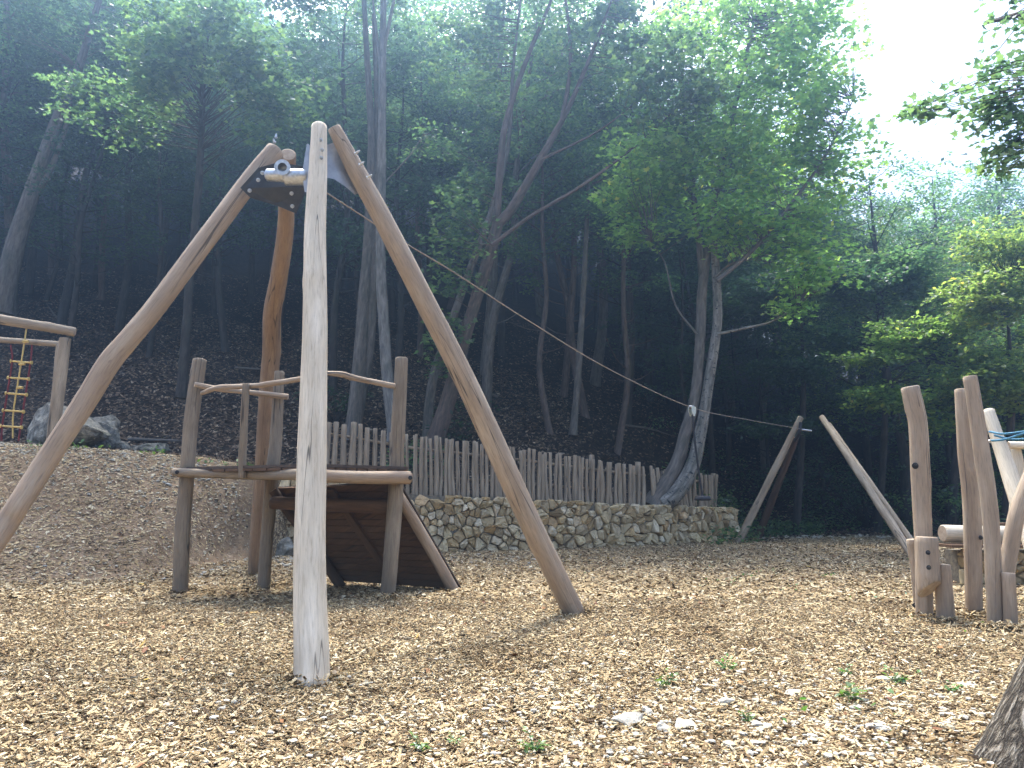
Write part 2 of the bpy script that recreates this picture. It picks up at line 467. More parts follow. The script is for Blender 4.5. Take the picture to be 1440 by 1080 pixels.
def furrow():
    m, n, out = newmat('bark_furrowed')
    a = N(n, 'ShaderNodeAttribute', attribute_name='lc'); v = a.outputs['Vector']
    r1 = noise(n, v, 1, 5, .6, .25, (24, 24, 6.0))
    rid = math_(n, 'MULTIPLY', math_(n, 'ABSOLUTE', math_(n, 'SUBTRACT', r1, .5)), 7.0, True)
    r2 = noise(n, v, 1, 5, .65, .3, (70, 70, 34))
    h = math_(n, 'ADD', math_(n, 'MULTIPLY', rid, .75), math_(n, 'MULTIPLY', r2, .45))
    c = ramp(n, h, [(.18, (.025, .02, .015)), (.42, (.085, .07, .052)), (.75, (.19, .165, .125)), (1.0, (.30, .27, .22))])
    bsdf(n, out, c, .92, bump(n, h, 1.0, .04)); return m
M['furrow'] = furrow()

def ground_mat():
    m, n, out = newmat('playground_ground')
    g = N(n, 'ShaderNodeTexCoord'); v = g.outputs['Object']
    big = noise(n, v, .55, 4, .6)
    mid = noise(n, v, 6, 5, .65)
    vo = N(n, 'ShaderNodeTexVoronoi'); vo.inputs['Scale'].default_value = 34; vo.inputs['Randomness'].default_value = 1
    mp = n.nodes.new('ShaderNodeMapping'); mp.inputs['Scale'].default_value = (1, 1.6, 1)
    n.links.new(v, mp.inputs[0]); n.links.new(mp.outputs[0], vo.inputs['Vector'])
    sep = n.nodes.new('ShaderNodeSeparateColor'); n.links.new(vo.outputs['Color'], sep.inputs[0])
    chip = ramp(n, sep.outputs[0], [(0, (.05, .034, .02)), (.3, (.16, .11, .062)), (.6, (.28, .20, .115)), (.85, (.42, .33, .20)), (1, (.55, .48, .34))])
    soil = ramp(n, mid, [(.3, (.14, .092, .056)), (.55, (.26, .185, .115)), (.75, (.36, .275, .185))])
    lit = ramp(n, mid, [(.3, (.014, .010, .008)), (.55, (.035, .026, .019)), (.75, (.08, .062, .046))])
    vc = N(n, 'ShaderNodeVertexColor') if False else N(n, 'ShaderNodeAttribute', attribute_name='zone')
    s2 = n.nodes.new('ShaderNodeSeparateColor'); n.links.new(vc.outputs['Color'], s2.inputs[0])
    # soil shows through chips where sparse
    gate = ramp(n, math_(n, 'ADD', s2.outputs[0], math_(n, 'MULTIPLY', math_(n, 'SUBTRACT', mid, .5), .9)), [(.38, (0, 0, 0)), (.6, (1, 1, 1))])
    c = mix(n, gate, chip, soil)
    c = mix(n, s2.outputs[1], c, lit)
    hh = math_(n, 'ADD', math_(n, 'MULTIPLY', vo.outputs['Distance'], .7), mid)
    bsdf(n, out, c, .95, bump(n, hh, .7, .03), spec=.1); return m
M['ground'] = ground_mat()

# ------------------------------------------------------------------ ground
def build_ground():
    ys = np.unique(np.r_[np.arange(-25, 2, 1.5), np.arange(2, 16, .2), np.arange(16, 30, .12), np.arange(30, 60, .6), np.arange(60, 101, 4)])
    xs = np.unique(np.r_[np.arange(-108, -25, 4), np.arange(-25, -12, .6), np.arange(-12, 14, .2), np.arange(6.6, 7.2, .05), np.arange(14, 34, .6), np.arange(34, 118, 4)])
    X, Y = np.meshgrid(xs, ys); Z = H(X, Y)
    V = np.stack([X, Y, Z], -1).reshape(-1, 3)
    nx, ny = len(xs), len(ys)
    i = np.arange(ny - 1)[:, None] * nx + np.arange(nx - 1)[None]
    F = np.stack([i, i + 1, i + nx + 1, i + nx], -1).reshape(-1, 4)
    mb = MB(); mb.add(V, [F])
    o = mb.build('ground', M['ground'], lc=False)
    c = crest_y(V[:, 0]); x = V[:, 0]; y = V[:, 1]
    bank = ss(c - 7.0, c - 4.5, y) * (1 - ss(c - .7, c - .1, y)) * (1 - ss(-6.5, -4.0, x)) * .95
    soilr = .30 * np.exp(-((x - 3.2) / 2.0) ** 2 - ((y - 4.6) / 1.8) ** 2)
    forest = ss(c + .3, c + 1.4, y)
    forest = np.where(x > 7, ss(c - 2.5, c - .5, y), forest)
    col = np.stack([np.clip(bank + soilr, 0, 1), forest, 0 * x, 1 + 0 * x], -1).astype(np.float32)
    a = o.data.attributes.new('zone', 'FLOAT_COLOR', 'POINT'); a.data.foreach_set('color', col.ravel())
    o['kind'] = 'structure'
    return o
build_ground()

def flakes(n_, x, y, L, W, T, mat, name, zoff=.004, tilt=.35, boxy=True, kind='stuff', lab=None, cat=None, zs=.012):
    """chips / leaves lying on the ground: irregular splinters of length L and width W"""
    n_ = len(x)
    z = H(x, y) + zoff + R.random(n_) * zs
    yaw = R.uniform(0, 2 * pi, n_)
    e = .06
    gx = (H(x + e, y) - H(x - e, y)) / (2 * e); gy = (H(x, y + e) - H(x, y - e)) / (2 * e)
    nrm = np.stack([-gx + R.normal(0, tilt, n_), -gy + R.normal(0, tilt, n_), np.ones(n_)], -1)
    nrm /= np.linalg.norm(nrm, axis=1)[:, None]
    d = np.stack([np.cos(yaw), np.sin(yaw), np.zeros(n_)], -1)
    d -= nrm * (d * nrm).sum(1)[:, None]; d /= np.linalg.norm(d, axis=1)[:, None]
    b = np.cross(nrm, d)
    c = np.stack([x, y, z], -1)
    # irregular quad outline
    j = lambda lo, hi: R.uniform(lo, hi, n_)[:, None]
    hl = (L / 2)[:, None]; hw = (W / 2)[:, None]
    p0 = c - d * hl * j(.7, 1) - b * hw * j(.2, 1)
    p1 = c + d * hl * j(.7, 1) - b * hw * j(.2, 1)
    p2 = c + d * hl * j(.7, 1) + b * hw * j(.2, 1)
    p3 = c - d * hl * j(.7, 1) + b * hw * j(.2, 1)
    top = np.stack([p0, p1, p2, p3], 1)
    mb = MB()
    k = np.arange(n_)[:, None]
    if boxy:
        bot = top - (nrm * T[:, None])[:, None]
        V = np.concatenate([top, bot], 1).reshape(-1, 3)
        f = np.array([[0, 1, 2, 3], [1, 0, 4, 5], [2, 1, 5, 6], [3, 2, 6, 7], [0, 3, 7, 4]])
        F = (k[:, :, None] * 8 + f[None]).reshape(-1, 4)
    else:
        V = top.reshape(-1, 3); F = k * 4 + np.arange(4)[None]
    mb.add(V, [F])
    o = mb.build(name, mat, smooth=False, lc=False)
    o['kind'] = kind
    return o

def scatter(dens, d0, d1, xs=.80, xm=1.5, n0=None):
    """points between ranges d0..d1, density dens(d) per m2"""
    out = []
    for a in np.arange(d0, d1, .5):
        b = min(a + .5, d1); wd = 2 * (xs * b + xm)
        n_ = int(dens((a + b) / 2) * wd * (b - a))
        y = R.uniform(a, b, n_); x = R.uniform(-wd / 2, wd / 2, n_)
        out.append(np.stack([x, y], -1))
    return np.vstack(out)

# wood chips, one countless mass (near ones with thickness)
P = scatter(lambda d: 3300 * min(1, 6.0 / d) ** 1.35, 2.9, 9.5)
soilmask = np.exp(-((P[:, 0] - 3.2) / 2.4) ** 2 - ((P[:, 1] - 4.4) / 1.5) ** 2)
P = P[R.random(len(P)) > soilmask * .5]
keep = P[:, 1] < crest_y(P[:, 0]) - .2
P = P[keep]; n_ = len(P)
big = R.random(n_) < .06
Lc = R.gamma(2.2, .0105, n_) + .007; Lc = np.where(big, Lc * 1.9, Lc); Wc = Lc * R.uniform(.16, .62, n_); Wc = np.minimum(Wc, .028)
flakes(n_, P[:, 0], P[:, 1], Lc, Wc, R.uniform(.002, .007, n_), M['chip'], 'wood_chips', boxy=True, zs=.016)
P = scatter(lambda d: 1100 * (9.5 / d) ** 1.5, 9.5, 24)
c = crest_y(P[:, 0])
bankz = ss(c - 7.0, c - 4.5, P[:, 1]) * (1 - ss(c - 2.2, c - .9, P[:, 1])) * (1 - ss(-6.5, -4.5, P[:, 0]))
keep = (P[:, 1] < c - .25) & (R.random(len(P)) > bankz * (.0 + .42 * wig(P[:, 0], P[:, 1], 1.3)))
P = P[keep]; n_ = len(P)
Lc = R.gamma(5, .008, n_) + .02; Wc = Lc * R.uniform(.25, .7, n_)
flakes(n_, P[:, 0], P[:, 1], Lc, Wc, None, M['chip'], 'wood_chips', boxy=False, tilt=.3, zs=.02)

# leaf litter on the wooded slope
x = np.r_[R.uniform(-26, 24, 90000), R.uniform(-22, 2, 60000)]; y = np.r_[R.uniform(15, 36, 90000), R.uniform(16, 30, 60000)]
k = y > crest_y(x) + np.where(x > 7, -2.2, .2); x = x[k]; y = y[k]
flakes(0, x, y, R.uniform(.05, .16, len(x)), R.uniform(.03, .09, len(x)), None, M['litter'], 'leaf_litter', boxy=False, tilt=.45, zs=.03)

# ------------------------------------------------------------------ stones
def rock(name, p, size, seed, mat, sub=3, sink=.3):
    import bmesh
    rr = np.random.default_rng(seed)
    bm = bmesh.new(); bmesh.ops.create_icosphere(bm, subdivisions=sub, radius=1)
    V = np.array([v.co[:] for v in bm.verts]); F = np.array([[v.index for v in f.verts] for f in bm.faces]); bm.free()
    # cut by random planes for a broken look
    for _ in range(22):
        nn = rr.normal(size=3); nn /= np.linalg.norm(nn); dd = rr.uniform(.42, .8)
        over = V @ nn - dd; V = V - np.outer(np.maximum(over, 0), nn) * .92
    for kk, am in ((2.3, .10), (5.1, .06), (11, .035), (23, .02)):
        ph = rr.uniform(0, 6, 3)
        V = V * (1 + am * np.sin(V[:, :1] * kk + ph[0]) * np.sin(V[:, 1:2] * kk + ph[1]) * np.sin(V[:, 2:] * kk + ph[2]) * 2)
    a = rr.uniform(0, 6.28); Rz = np.array([[cos(a), -sin(a), 0], [sin(a), cos(a), 0], [0, 0, 1]])
    V = (V @ Rz.T) * np.asarray(size) * .5
    p = np.asarray(p, float); q = p.copy(); q[2] += size[2] * (.5 - sink)
    mb = MB(); mb.add(V, [F]); o = mb.build(name, mat, smooth=False, lc=False)
    o.location = q.tolist()
    return o

# ------------------------------------------------------------------ dry stone walls (irregular fitted stones)
def clip(poly, n, d):
    out = []
    m = len(poly)
    for i in range(m):
        a, b = poly[i], poly[(i + 1) % m]
        da = a @ n - d; db = b @ n - d
        if da <= 0: out.append(a)
        if da * db < 0: out.append(a + (b - a) * da / (da - db))
    return np.array(out) if len(out) > 2 else None

def stone_wall(path, zb, zt, thick, name, label, cell=.21, seed=0, ends=(False, True)):
    """path: plan polyline seen from the camera side; zb/zt functions of arc length"""
    rr = np.random.default_rng(seed)
    P, _ = spline(np.c_[path, np.zeros(len(path))], .1); P = P[:, :2]
    s = np.r_[0, np.cumsum(np.linalg.norm(np.diff(P, axis=0), axis=1))]; Ls = s[-1]
    T = np.gradient(P, axis=0); T /= np.linalg.norm(T, axis=1)[:, None]
    Nn = np.stack([T[:, 1], -T[:, 0]], -1)        # towards the camera side
    def pos(u, off):
        x = np.interp(u, s, P[:, 0]); y = np.interp(u, s, P[:, 1])
        nx = np.interp(u, s, Nn[:, 0]); ny = np.interp(u, s, Nn[:, 1])
        return x + nx * off, y + ny * off
    hmax = max(zt(u) - zb(u) for u in np.linspace(0, Ls, 20))
    seeds = []
    row = 0; h = cell * .3
    while h < hmax + .1:
        rowh = cell * rr.uniform(.7, 1.05); u = rr.uniform(0, cell)
        while u < Ls:
            wd = cell * rr.choice([.5, .8, 1.1, 1.7], p=[.3, .3, .25, .15])
            seeds.append((u + rr.normal(0, .035), h + rr.normal(0, .06))); u += wd
        h += rowh; row += 1
    S = np.array(seeds)
    mb = MB()
    for i, c in enumerate(S):
        top = zt(c[0]) - zb(c[0]) + rr.normal(0, .012)
        if c[1] > top + .02: continue
        poly = np.array([[max(c[0] - .4, 0), max(c[1] - .35, -.12)], [min(c[0] + .4, Ls), max(c[1] - .35, -.12)], [min(c[0] + .4, Ls), min(c[1] + .35, top)], [max(c[0] - .4, 0), min(c[1] + .35, top)]])
        dd = np.abs(S - c).max(1); near = np.where((dd < .6) & (dd > 1e-6))[0]
        for k in near:
            v = S[k] - c; L_ = np.linalg.norm(v); v = v / L_
            poly = clip(poly, v, v @ c + L_ / 2 - .004)
            if poly is None: break
        if poly is None or len(poly) < 3: continue
        # round corners: split edges and pull in
        m = len(poly); q = []
        for a in range(m):
            p0, p1, p2 = poly[a - 1], poly[a], poly[(a + 1) % m]
            a_, b_ = rr.uniform(.06, .3, 2); q.append(p1 + (p0 - p1) * a_); q.append(p1 + (p2 - p1) * b_)
        q = np.array(q); cen = q.mean(0)
        q = cen + (q - cen) * (1 + rr.normal(-.03, .06, (len(q), 1)))
        m = len(q); dep = rr.uniform(.02, .13); tl = rr.normal(0, .30, 2)
        rings = []
        for sc_, off in ((1.0, -.06), (1.0, dep * .5), (.9, dep * .9), (.55, dep * 1.05)):
            w2 = cen + (q - cen) * sc_
            o_ = off + ((w2 - cen) @ tl) * (1 if off > 0 else 0) + (rr.normal(0, .013, m) if off > 0 else 0)
            X, Y = pos(w2[:, 0], o_); rings.append(np.stack([X, Y, w2[:, 1] + zb(cen[0])], -1))
        Xc, Yc = pos(cen[0], dep * 1.1 + rr.normal(0, .008))
        V = np.vstack(rings + [np.array([[Xc, Yc, cen[1] + zb(cen[0])]])])
        F = []
        k = np.arange(m); k2 = (k + 1) % m
        for r_ in range(3): F.append(np.stack([k + r_ * m, k2 + r_ * m, k2 + (r_ + 1) * m, k + (r_ + 1) * m], -1))
        mb.add(V, F + [np.stack([k + 3 * m, k2 + 3 * m, np.full(m, 4 * m)], -1)])
    root = thing(name, label, 'wall', (*P[len(P) // 2], zb(Ls / 2)))
    st = child(mb.build('stones', M['stone'], smooth=False, lc=False), root)
    # rubble core
    cb = MB(); U = np.linspace(0.01, Ls - .01, 60)
    ring = []
    for off, top in ((-.03, 0), (-.03, 1), (-thick, 1), (-thick, 0)):
        X, Y = pos(U, off); ring.append(np.stack([X, Y, [zt(u) - .02 if top else zb(u) - .3 for u in U]], -1))
    V = np.stack(ring, 1).reshape(-1, 3); k = np.arange(len(U) - 1)[:, None] * 4; j = np.arange(4)[None]
    F = np.stack([k + j, k + (j + 1) % 4, k + 4 + (j + 1) % 4, k + 4 + j], -1).reshape(-1, 4)
    cb.add(V, [F, np.array([[0, 1, 2, 3]]), (len(U) - 1) * 4 + np.array([[3, 2, 1, 0]])])
    child(cb.build('mortar_core', simple('wall_core', (.17, .145, .105), .95, 0, .5, 18, .8), smooth=False, lc=False), root)
    return root

wall_pts = np.stack([WX[0:], WY[0:]], -1)
Lw = np.r_[0, np.cumsum(np.linalg.norm(np.diff(wall_pts, axis=0), axis=1))]
wall_ret = np.vstack([wall_pts[:-1], [6.72, 22.75]])
stone_wall(wall_ret - [0, .12], lambda u: -.03, lambda u: float(crest_h(np.interp(u, Lw, WX))) + .04 - .0, .45, 'stone_wall',
           'low curved dry stone wall of pale limestone below the picket fence', cell=.235, seed=3)

# ------------------------------------------------------------------ picket fences
def fence(tops, bases, deps, n_, name, label, lean=0, seed=0, posts=(), wpx=7.5, skip=None):
    """tops/bases: [(px,py)] polylines; deps: depth along; n_ pickets"""
    rr = np.random.default_rng(seed)
    tp = np.array(tops, float); bp = np.array(bases, float)
    x0, x1 = tp[0, 0], tp[-1, 0]
    dep = lambda px: np.interp(px, [d[0] for d in deps], [d[1] for d in deps])
    xs = np.linspace(x0, x1, n_)
    base0 = at(x0, np.interp(x0, bp[:, 0], bp[:, 1]), dep(x0))
    root = thing(name, label, 'fence', base0)
    for i, px in enumerate(xs):
        if skip and skip[0] < px < skip[1]: continue
        px = px + rr.normal(0, .8)
        Y = dep(px)
        b = at(px, np.interp(px, bp[:, 0], bp[:, 1]) + 3, Y)
        t = at(px + rr.normal(0, 1.3) + (lean * (1 - i / n_)), np.interp(px, tp[:, 0], tp[:, 1]) + rr.normal(0, 1.5), Y + rr.normal(0, .04))
        r = wpx / 2 / FPX * Y * rr.uniform(.8, 1.15)
        mid = (b + t) / 2 + np.r_[rr.normal(0, .018), rr.normal(0, .01), 0]
        mb = MB(); tube(mb, [b, mid, t], [r * 1.1, r, r * .9], 9, .12, .12, seed=int(rr.integers(1e6)), chamfer=.15, capmat=1, knots=1)
        child(mb.build('picket', [M['weather'], M['end']]), root)
    for f in (.32, .78):
        pts = [at(px, np.interp(px, bp[:, 0], bp[:, 1]) * (1 - f) + np.interp(px, tp[:, 0], tp[:, 1]) * f, dep(px) + .11) for px in np.linspace(x0 - 2, x1 + 2, 9)]
        mb = MB(); tube(mb, pts, .035, 8, .2, .1, seed=int(f * 100) + seed, capmat=1)
        child(mb.build('rail', [M['weather'], M['end']]), root)
    for px, top in posts:
        b = at(px, np.interp(px, bp[:, 0], bp[:, 1]) + 3, dep(px) + .12); t = at(px, top, dep(px) + .12)
        mb = MB(); tube(mb, [b, t], [.085, .075], 12, .12, .06, seed=int(px), chamfer=.15, capmat=1)
        child(mb.build('post', [M['weather'], M['end']]), root)
    return root
def wallY(px):  # depth of fence line along the wall for a bearing
    for Y in np.arange(15, 27, .02):
        X = at(px, 700, Y)[0]
        if Y > crest_y(X) + .16: return Y
    return 24
fd = [(px, wallY(px)) for px in range(440, 1031, 30)]
def wall_top_py(px):
    Y = np.interp(px, [a for a, b in fd], [b for a, b in fd]); p = at(px, 700, Y); z = float(crest_h(p[0])) + .02
    lo, hi = 500, 900
    for _ in range(30):
        m = (lo + hi) / 2
        if at(px, m, Y)[2] > z: lo = m
        else: hi = m
    return m
fb = [(px, wall_top_py(px)) for px in range(440, 1031, 30)]
fence([(458, 592), (500, 598), (550, 607)], [(a, b) for a, b in fb], fd, 9, 'picket_fence',
      'short run of leaning grey pickets seen just above the wooden platform deck', lean=5, seed=4, wpx=8.5)
fence([(574, 611), (620, 617), (740, 632), (830, 646), (905, 657)], fb, fd, 52, 'picket_fence',
      'long picket fence of weathered round stakes on top of the stone wall', seed=5, posts=((832, 640), (897, 650)), wpx=6.0)
fence([(918, 659), (1006, 669)], fb, fd, 21, 'picket_fence',
      'far end run of close-set grey pickets beside the leaning twin trunk tree', seed=6, wpx=5.4, lean=-6, posts=((1003, 666),))

# ------------------------------------------------------------------ logs
WS = [1.0]
def logpx(pts, seed, mat, parent, name, step=.05, rough=.05, sides=28, knots=4, chamfer=.14, flare=0):
    """pts: (px, py, depth, width_px)"""
    P = [at(a, b, d) for a, b, d, w_ in pts]
    r = []
    for p, (a, b, d, w_) in zip(P, pts):
        ax = p[1] * cos(PITCH) + (p[2] - CAM_H) * sin(PITCH)
        r.append(WS[0] * w_ / 2 / FPX * ax * math.cos(math.atan2(abs(a - 720), FPX)))
    mb = MB(); tube(mb, P, r, sides, step, rough, seed=seed, knots=knots, chamfer=chamfer, capmat=1, flare=flare)
    o = mb.build(name, [M[mat], M['end']])
    return child(o, parent) if parent is not None else o
def bolt(p, d, r, parent, mat='galv', name='bolt', h=.02):
    d = np.asarray(d, float); d /= np.linalg.norm(d); p = np.asarray(p, float)
    mb = MB(); tube(mb, [p - d * .01, p + d * h], [r, r], 6, .02); tube(mb, [p + d * h, p + d * (h + .015)], [r * .5, r * .5], 10, .01)
    tube(mb, [p - d * .004, p + d * .003], [r * 1.6, r * 1.6], 14, .01)
    return child(mb.build(name, M[mat], smooth=False), parent)

# zip line launch tower
b_front = gp(437, 957)
tower = thing('zipline_tower', 'tall four-legged log tower with steel plates holding the zip line cable', 'zip line tower', b_front)
leg_front = logpx([(437, 975, 5.36, 53), (438, 930, 5.48, 50), (436, 800, 5.75, 46), (438, 640, 6.05, 43), (443, 480, 6.35, 36), (443, 330, 6.65, 31), (447, 240, 6.85, 26), (449, 178, 7.0, 22)], 11, 'pale', tower, 'leg', rough=.035, knots=5)
leg_right = logpx([(812, 872, 8.45, 31), (805, 858, 8.42, 31), (740, 722, 8.1, 31), (662, 552, 7.8, 31), (600, 428, 7.6, 30), (540, 312, 7.4, 28), (500, 238, 7.25, 26), (470, 180, 7.12, 19)], 12, 'peeled', tower, 'leg', rough=.035, knots=3)
leg_left = logpx([(-118, 930, 5.7, 38), (0, 750, 6.15, 37), (24, 713, 6.22, 36), (63, 652, 6.38, 35), (97, 600, 6.5, 34), (126, 555, 6.62, 34), (155, 508, 6.72, 34), (181, 477, 6.8, 32), (228, 420, 6.95, 31), (305, 316, 7.25, 29), (352, 254, 7.45, 28), (387, 212, 7.6, 27)], 13, 'tan', tower, 'leg', rough=.03, knots=2)
logpx([(360, 810, 12.5, 24), (362, 780, 12.4, 25), (370, 660, 12.0, 25), (376, 560, 11.6, 25), (382, 490, 11.2, 26), (383, 440, 10.6, 26), (392, 390, 9.9, 25), (401, 330, 9.1, 24), (403, 280, 8.5, 23), (405, 218, 7.8, 23)], 14, 'orange', tower, 'leg', rough=.03, knots=3)
def plate(outline, th, mat, name='steel_plate'):
    P = np.array([at(a, b, d) for a, b, d in outline])
    mb = MB(); poly_prism(mb, P, th); return child(mb.build(name, M[mat], smooth=False), tower)
plate_left = plate([(338, 264, 7.12), (363, 236, 7.15), (392, 228, 7.2), (428, 234, 7.3), (434, 262, 7.3), (416, 300, 7.4), (386, 288, 7.35), (352, 278, 7.2)], (0, .012, 0.002), 'plate')
plate([(470, 200, 7.24), (457, 205, 7.2), (456, 249, 7.2), (470, 252, 7.24), (484, 261, 7.28), (499, 274, 7.34), (508, 268, 7.36), (495, 225, 7.3)], (0, .012, .003), 'plate2')
plate([(433, 202, 6.9), (426, 245, 6.95), (430, 270, 6.95), (438, 270, 6.92), (438, 206, 6.9)], (-.012, .004, 0), 'plate2')
mb = MB()
a = at(376, 246, 7.0); b = at(432, 248, 6.98)
tube(mb, [a, a + (b - a) * .35, b], [.060, .064, .07], 24, .03, chamfer=.3)
child(mb.build('pipe', M['galv']), tower)
mb = MB()                                   # open collar facing the camera
cc = at(400, 240, 7.0); dr = np.array([.10, -.98, -.12]); dr /= np.linalg.norm(dr)
u_ = np.cross(dr, [0, 0, 1]); u_ /= np.linalg.norm(u_); v_ = np.cross(u_, dr)
th_ = np.arange(32) / 32 * 2 * pi
rings = []
for (r_, l_) in ((.062, -.02), (.060, .09), (.076, .092), (.078, .108), (.044, .108), (.040, .0)):
    rings.append(cc + dr * l_ + (np.cos(th_)[:, None] * u_ + np.sin(th_)[:, None] * v_) * r_)
V = np.vstack(rings); k = np.arange(32); F = [np.stack([k + r_ * 32, (k + 1) % 32 + r_ * 32, (k + 1) % 32 + (r_ + 1) * 32, k + (r_ + 1) * 32], -1) for r_ in range(5)]
mb.add(V, F + [(np.arange(5 * 32, 6 * 32))[None]])
child(mb.build('collar', M['galv'], smooth=False), tower)
mb = MB(); 
tube(mb, [at(402, 249, 7.0), at(431, 250, 7.0)], [.082, .074], 20, .02, chamfer=.2); child(mb.build('pipe_sleeve', M['galv']), tower)
for px, py, d in ((363, 253, 7.10), (351, 268, 7.10), (369, 243, 7.10), (410, 272, 7.26), (411, 290, 7.3), (388, 250, 7.2)):
    bolt(at(px, py, d), (-.05, -1, -.2), .013, plate_left)
for px, py, d in ((451, 197, 6.83), (453, 211, 6.80), (452, 222, 6.78)):
    bolt(at(px, py, d), (.1, -1, -.2), .011, leg_front, h=.035)
for px, py, d in ((500, 216, 7.12), (506, 232, 7.12), (517, 250, 7.15)):
    bolt(at(px, py, d), (.85, -.3, .5), .013, leg_right, h=.04)
bolt(at(388, 193, 7.6), (.1, 0, 1), .012, leg_left, h=.03)
bolt(at(386, 200, 7.6), (-.3, -.2, 1), .012, leg_left, h=.03)

# platform
plat = thing('climbing_platform', 'raised wooden play platform with log posts, rough handrails and a ramp behind', 'play platform', gp(254, 832))
D1, D2, D3, D4 = 10.35, 10.75, 9.85, 9.1
logpx([(253, 838, D1, 23), (256, 760, D1, 23), (262, 680, D1, 22), (269, 590, D1, 21), (281, 506, D1 + .05, 20)], 21, 'grey', plat, 'post', rough=.05, knots=2)
logpx([(371, 828, D2, 19), (375, 760, D2, 19), (382, 680, D2, 19), (389, 600, D2, 18), (393, 523, D2, 14)], 22, 'grey', plat, 'post', rough=.05, knots=2)
logpx([(544, 848, D3, 23), (549, 790, D3, 22), (556, 700, D3, 21), (560, 600, D3, 20), (565, 504, D3, 18)], 23, 'grey', plat, 'post', rough=.05, knots=2)
logpx([(439, 858, D4, 22), (440, 700, D4, 22), (444, 520, D4, 19)], 24, 'grey', plat, 'post', rough=.05, knots=2)
logpx([(245, 664, D1 - .12, 13), (300, 666, D1 - .3, 14), (360, 667, 9.75, 16), (440, 667, D4 - .12, 18)], 25, 'grey', plat, 'beam', rough=.06, knots=2, sides=20)
logpx([(436, 668, D4 - .05, 20), (500, 671, 9.35, 19), (576, 672, D3 - .14, 18)], 26, 'tan', plat, 'beam', rough=.04, knots=1, sides=20, chamfer=.3)
logpx([(384, 707, D2 - .1, 19), (460, 710, 10.3, 20), (552, 712, D3 + .15, 21)], 27, 'board', plat, 'beam', rough=.05, knots=1, sides=20)
logpx([(250, 664, D1 + .1, 15), (384, 668, D2 - .12, 15)], 28, 'board', plat, 'beam', rough=.05, sides=16)
# deck sheet following the four edges
dk = [at(262, 659, D1 - .1), at(440, 656, D4 - .05), at(574, 660.5, D3 - .1), at(556, 664, D3 + .55), at(384, 664, D2)]
zdk = np.mean([p[2] for p in dk])
dk = np.array(dk); dk[:, 2] = dk[:, 2] * .5 + zdk * .5
mb = MB(); poly_prism(mb, dk[::-1], (0, 0, .035)); child(mb.build('deck', M['mat'], smooth=False), plat)
# deck boards under the sheet (run from the front edges to the back)
e0, e1 = dk[0], dk[1]
for (A, B, Cc, Dd, nn, lbl) in ((dk[1], dk[2], dk[4], dk[3], 9, 0), (dk[0], dk[1], dk[0] + (dk[4] - dk[0]) * .02, dk[4], 9, 1)):
    for i in range(nn):
        f0 = (i + .04) / nn; f1 = (i + .93) / nn
        q = [A + (B - A) * f0, A + (B - A) * f1, Cc + (Dd - Cc) * f1, Cc + (Dd - Cc) * f0]
        q = np.array(q) - [0, 0, .034]
        mb = MB(); poly_prism(mb, q[::-1], (0, 0, .030)); mb.L = [mb.V[0][:, [2, 1, 0]] * 1.0]
        child(mb.build('deck_board', M['board'], smooth=False), plat)
# handrails and baluster
logpx([(274, 541, D1 - .14, 8), (308, 547, 10.4, 8), (371, 554, 10.6, 8), (405, 558, D2 - .13, 8.5)], 31, 'peeled', plat, 'handrail', rough=.1, knots=2, sides=14, step=.04)
logpx([(284, 553, D1 - .1, 6.5), (308, 545, 10.05, 8), (340, 543.5, 9.85, 8), (371, 541, 9.6, 8), (440, 530, D4 - .12, 8)], 32, 'peeled', plat, 'handrail', rough=.1, knots=2, sides=14, step=.04)
logpx([(438, 524, D4 - .1, 7.5), (460, 525, 9.25, 7.5), (480, 526.5, 9.4, 9), (500, 532, 9.5, 8), (555, 543, D3 - .08, 8)], 33, 'peeled', plat, 'handrail', rough=.1, knots=3, sides=14, step=.04)
logpx([(341, 672, 9.72, 11), (341, 640, 9.72, 11.5), (343, 600, 9.7, 11.5), (346, 540, 9.7, 10.5)], 34, 'grey', plat, 'baluster', rough=.07, knots=2, sides=16)
for px, py, d in ((249, 664, D1 - .26), (577, 672, D3 - .26)):
    bolt(at(px, py, d), (0, -1, 0), .017, plat, 'black')
bolt(at(268, 666, D1 - .13), (.2, -1, 0), .018, plat, 'black')
# ramp
rt0, rt1 = at(384, 690, D2 - .05), at(553, 684, D3 + .22)          # top edge
rb0, rb1 = at(478, 822, 0 + 11.15), at(640, 834, 10.45)              # bottom edge
dv = ((rb0 - rt0) + (rb1 - rt1)) / 2; wv_ = (rt1 - rt0); nv = np.cross(wv_, dv); nv /= np.linalg.norm(nv)
if nv[2] < 0: nv = -nv
for i in range(15):
    f0, f1 = i / 15 + .003, (i + 1) / 15 - .003
    q = np.array([rt0 + (rb0 - rt0) * f0, rt1 + (rb1 - rt1) * f0, rt1 + (rb1 - rt1) * f1, rt0 + (rb0 - rt0) * f1]) + nv * .09
    mb = MB(); poly_prism(mb, q, nv * .03)
    mb.L = [mb.V[0] * [.3, .9, 1] + [0, 0, i * 3.1]]
    lcx = (mb.V[0] - rt0) @ (wv_ / np.linalg.norm(wv_)); lcy = (mb.V[0] - rt0) @ (dv / np.linalg.norm(dv))
    mb.L = [np.stack([lcy, 0 * lcx + i, lcx], -1)]
    child(mb.build('ramp_board', M['board'], smooth=False), plat)
mb = MB()
for i in range(15):
    f0, f1 = i / 15, (i + 1) / 15
    poly_prism(mb, np.array([rt0 + (rb0 - rt0) * f0 - wv_ * .02, rt1 + (rb1 - rt1) * f0 + wv_ * .02, rt1 + (rb1 - rt1) * f1 + wv_ * .02, rt0 + (rb0 - rt0) * f1 - wv_ * .02]) + nv * .128, nv * .018)
child(mb.build('ramp_mat', M['mat'], smooth=False), plat)
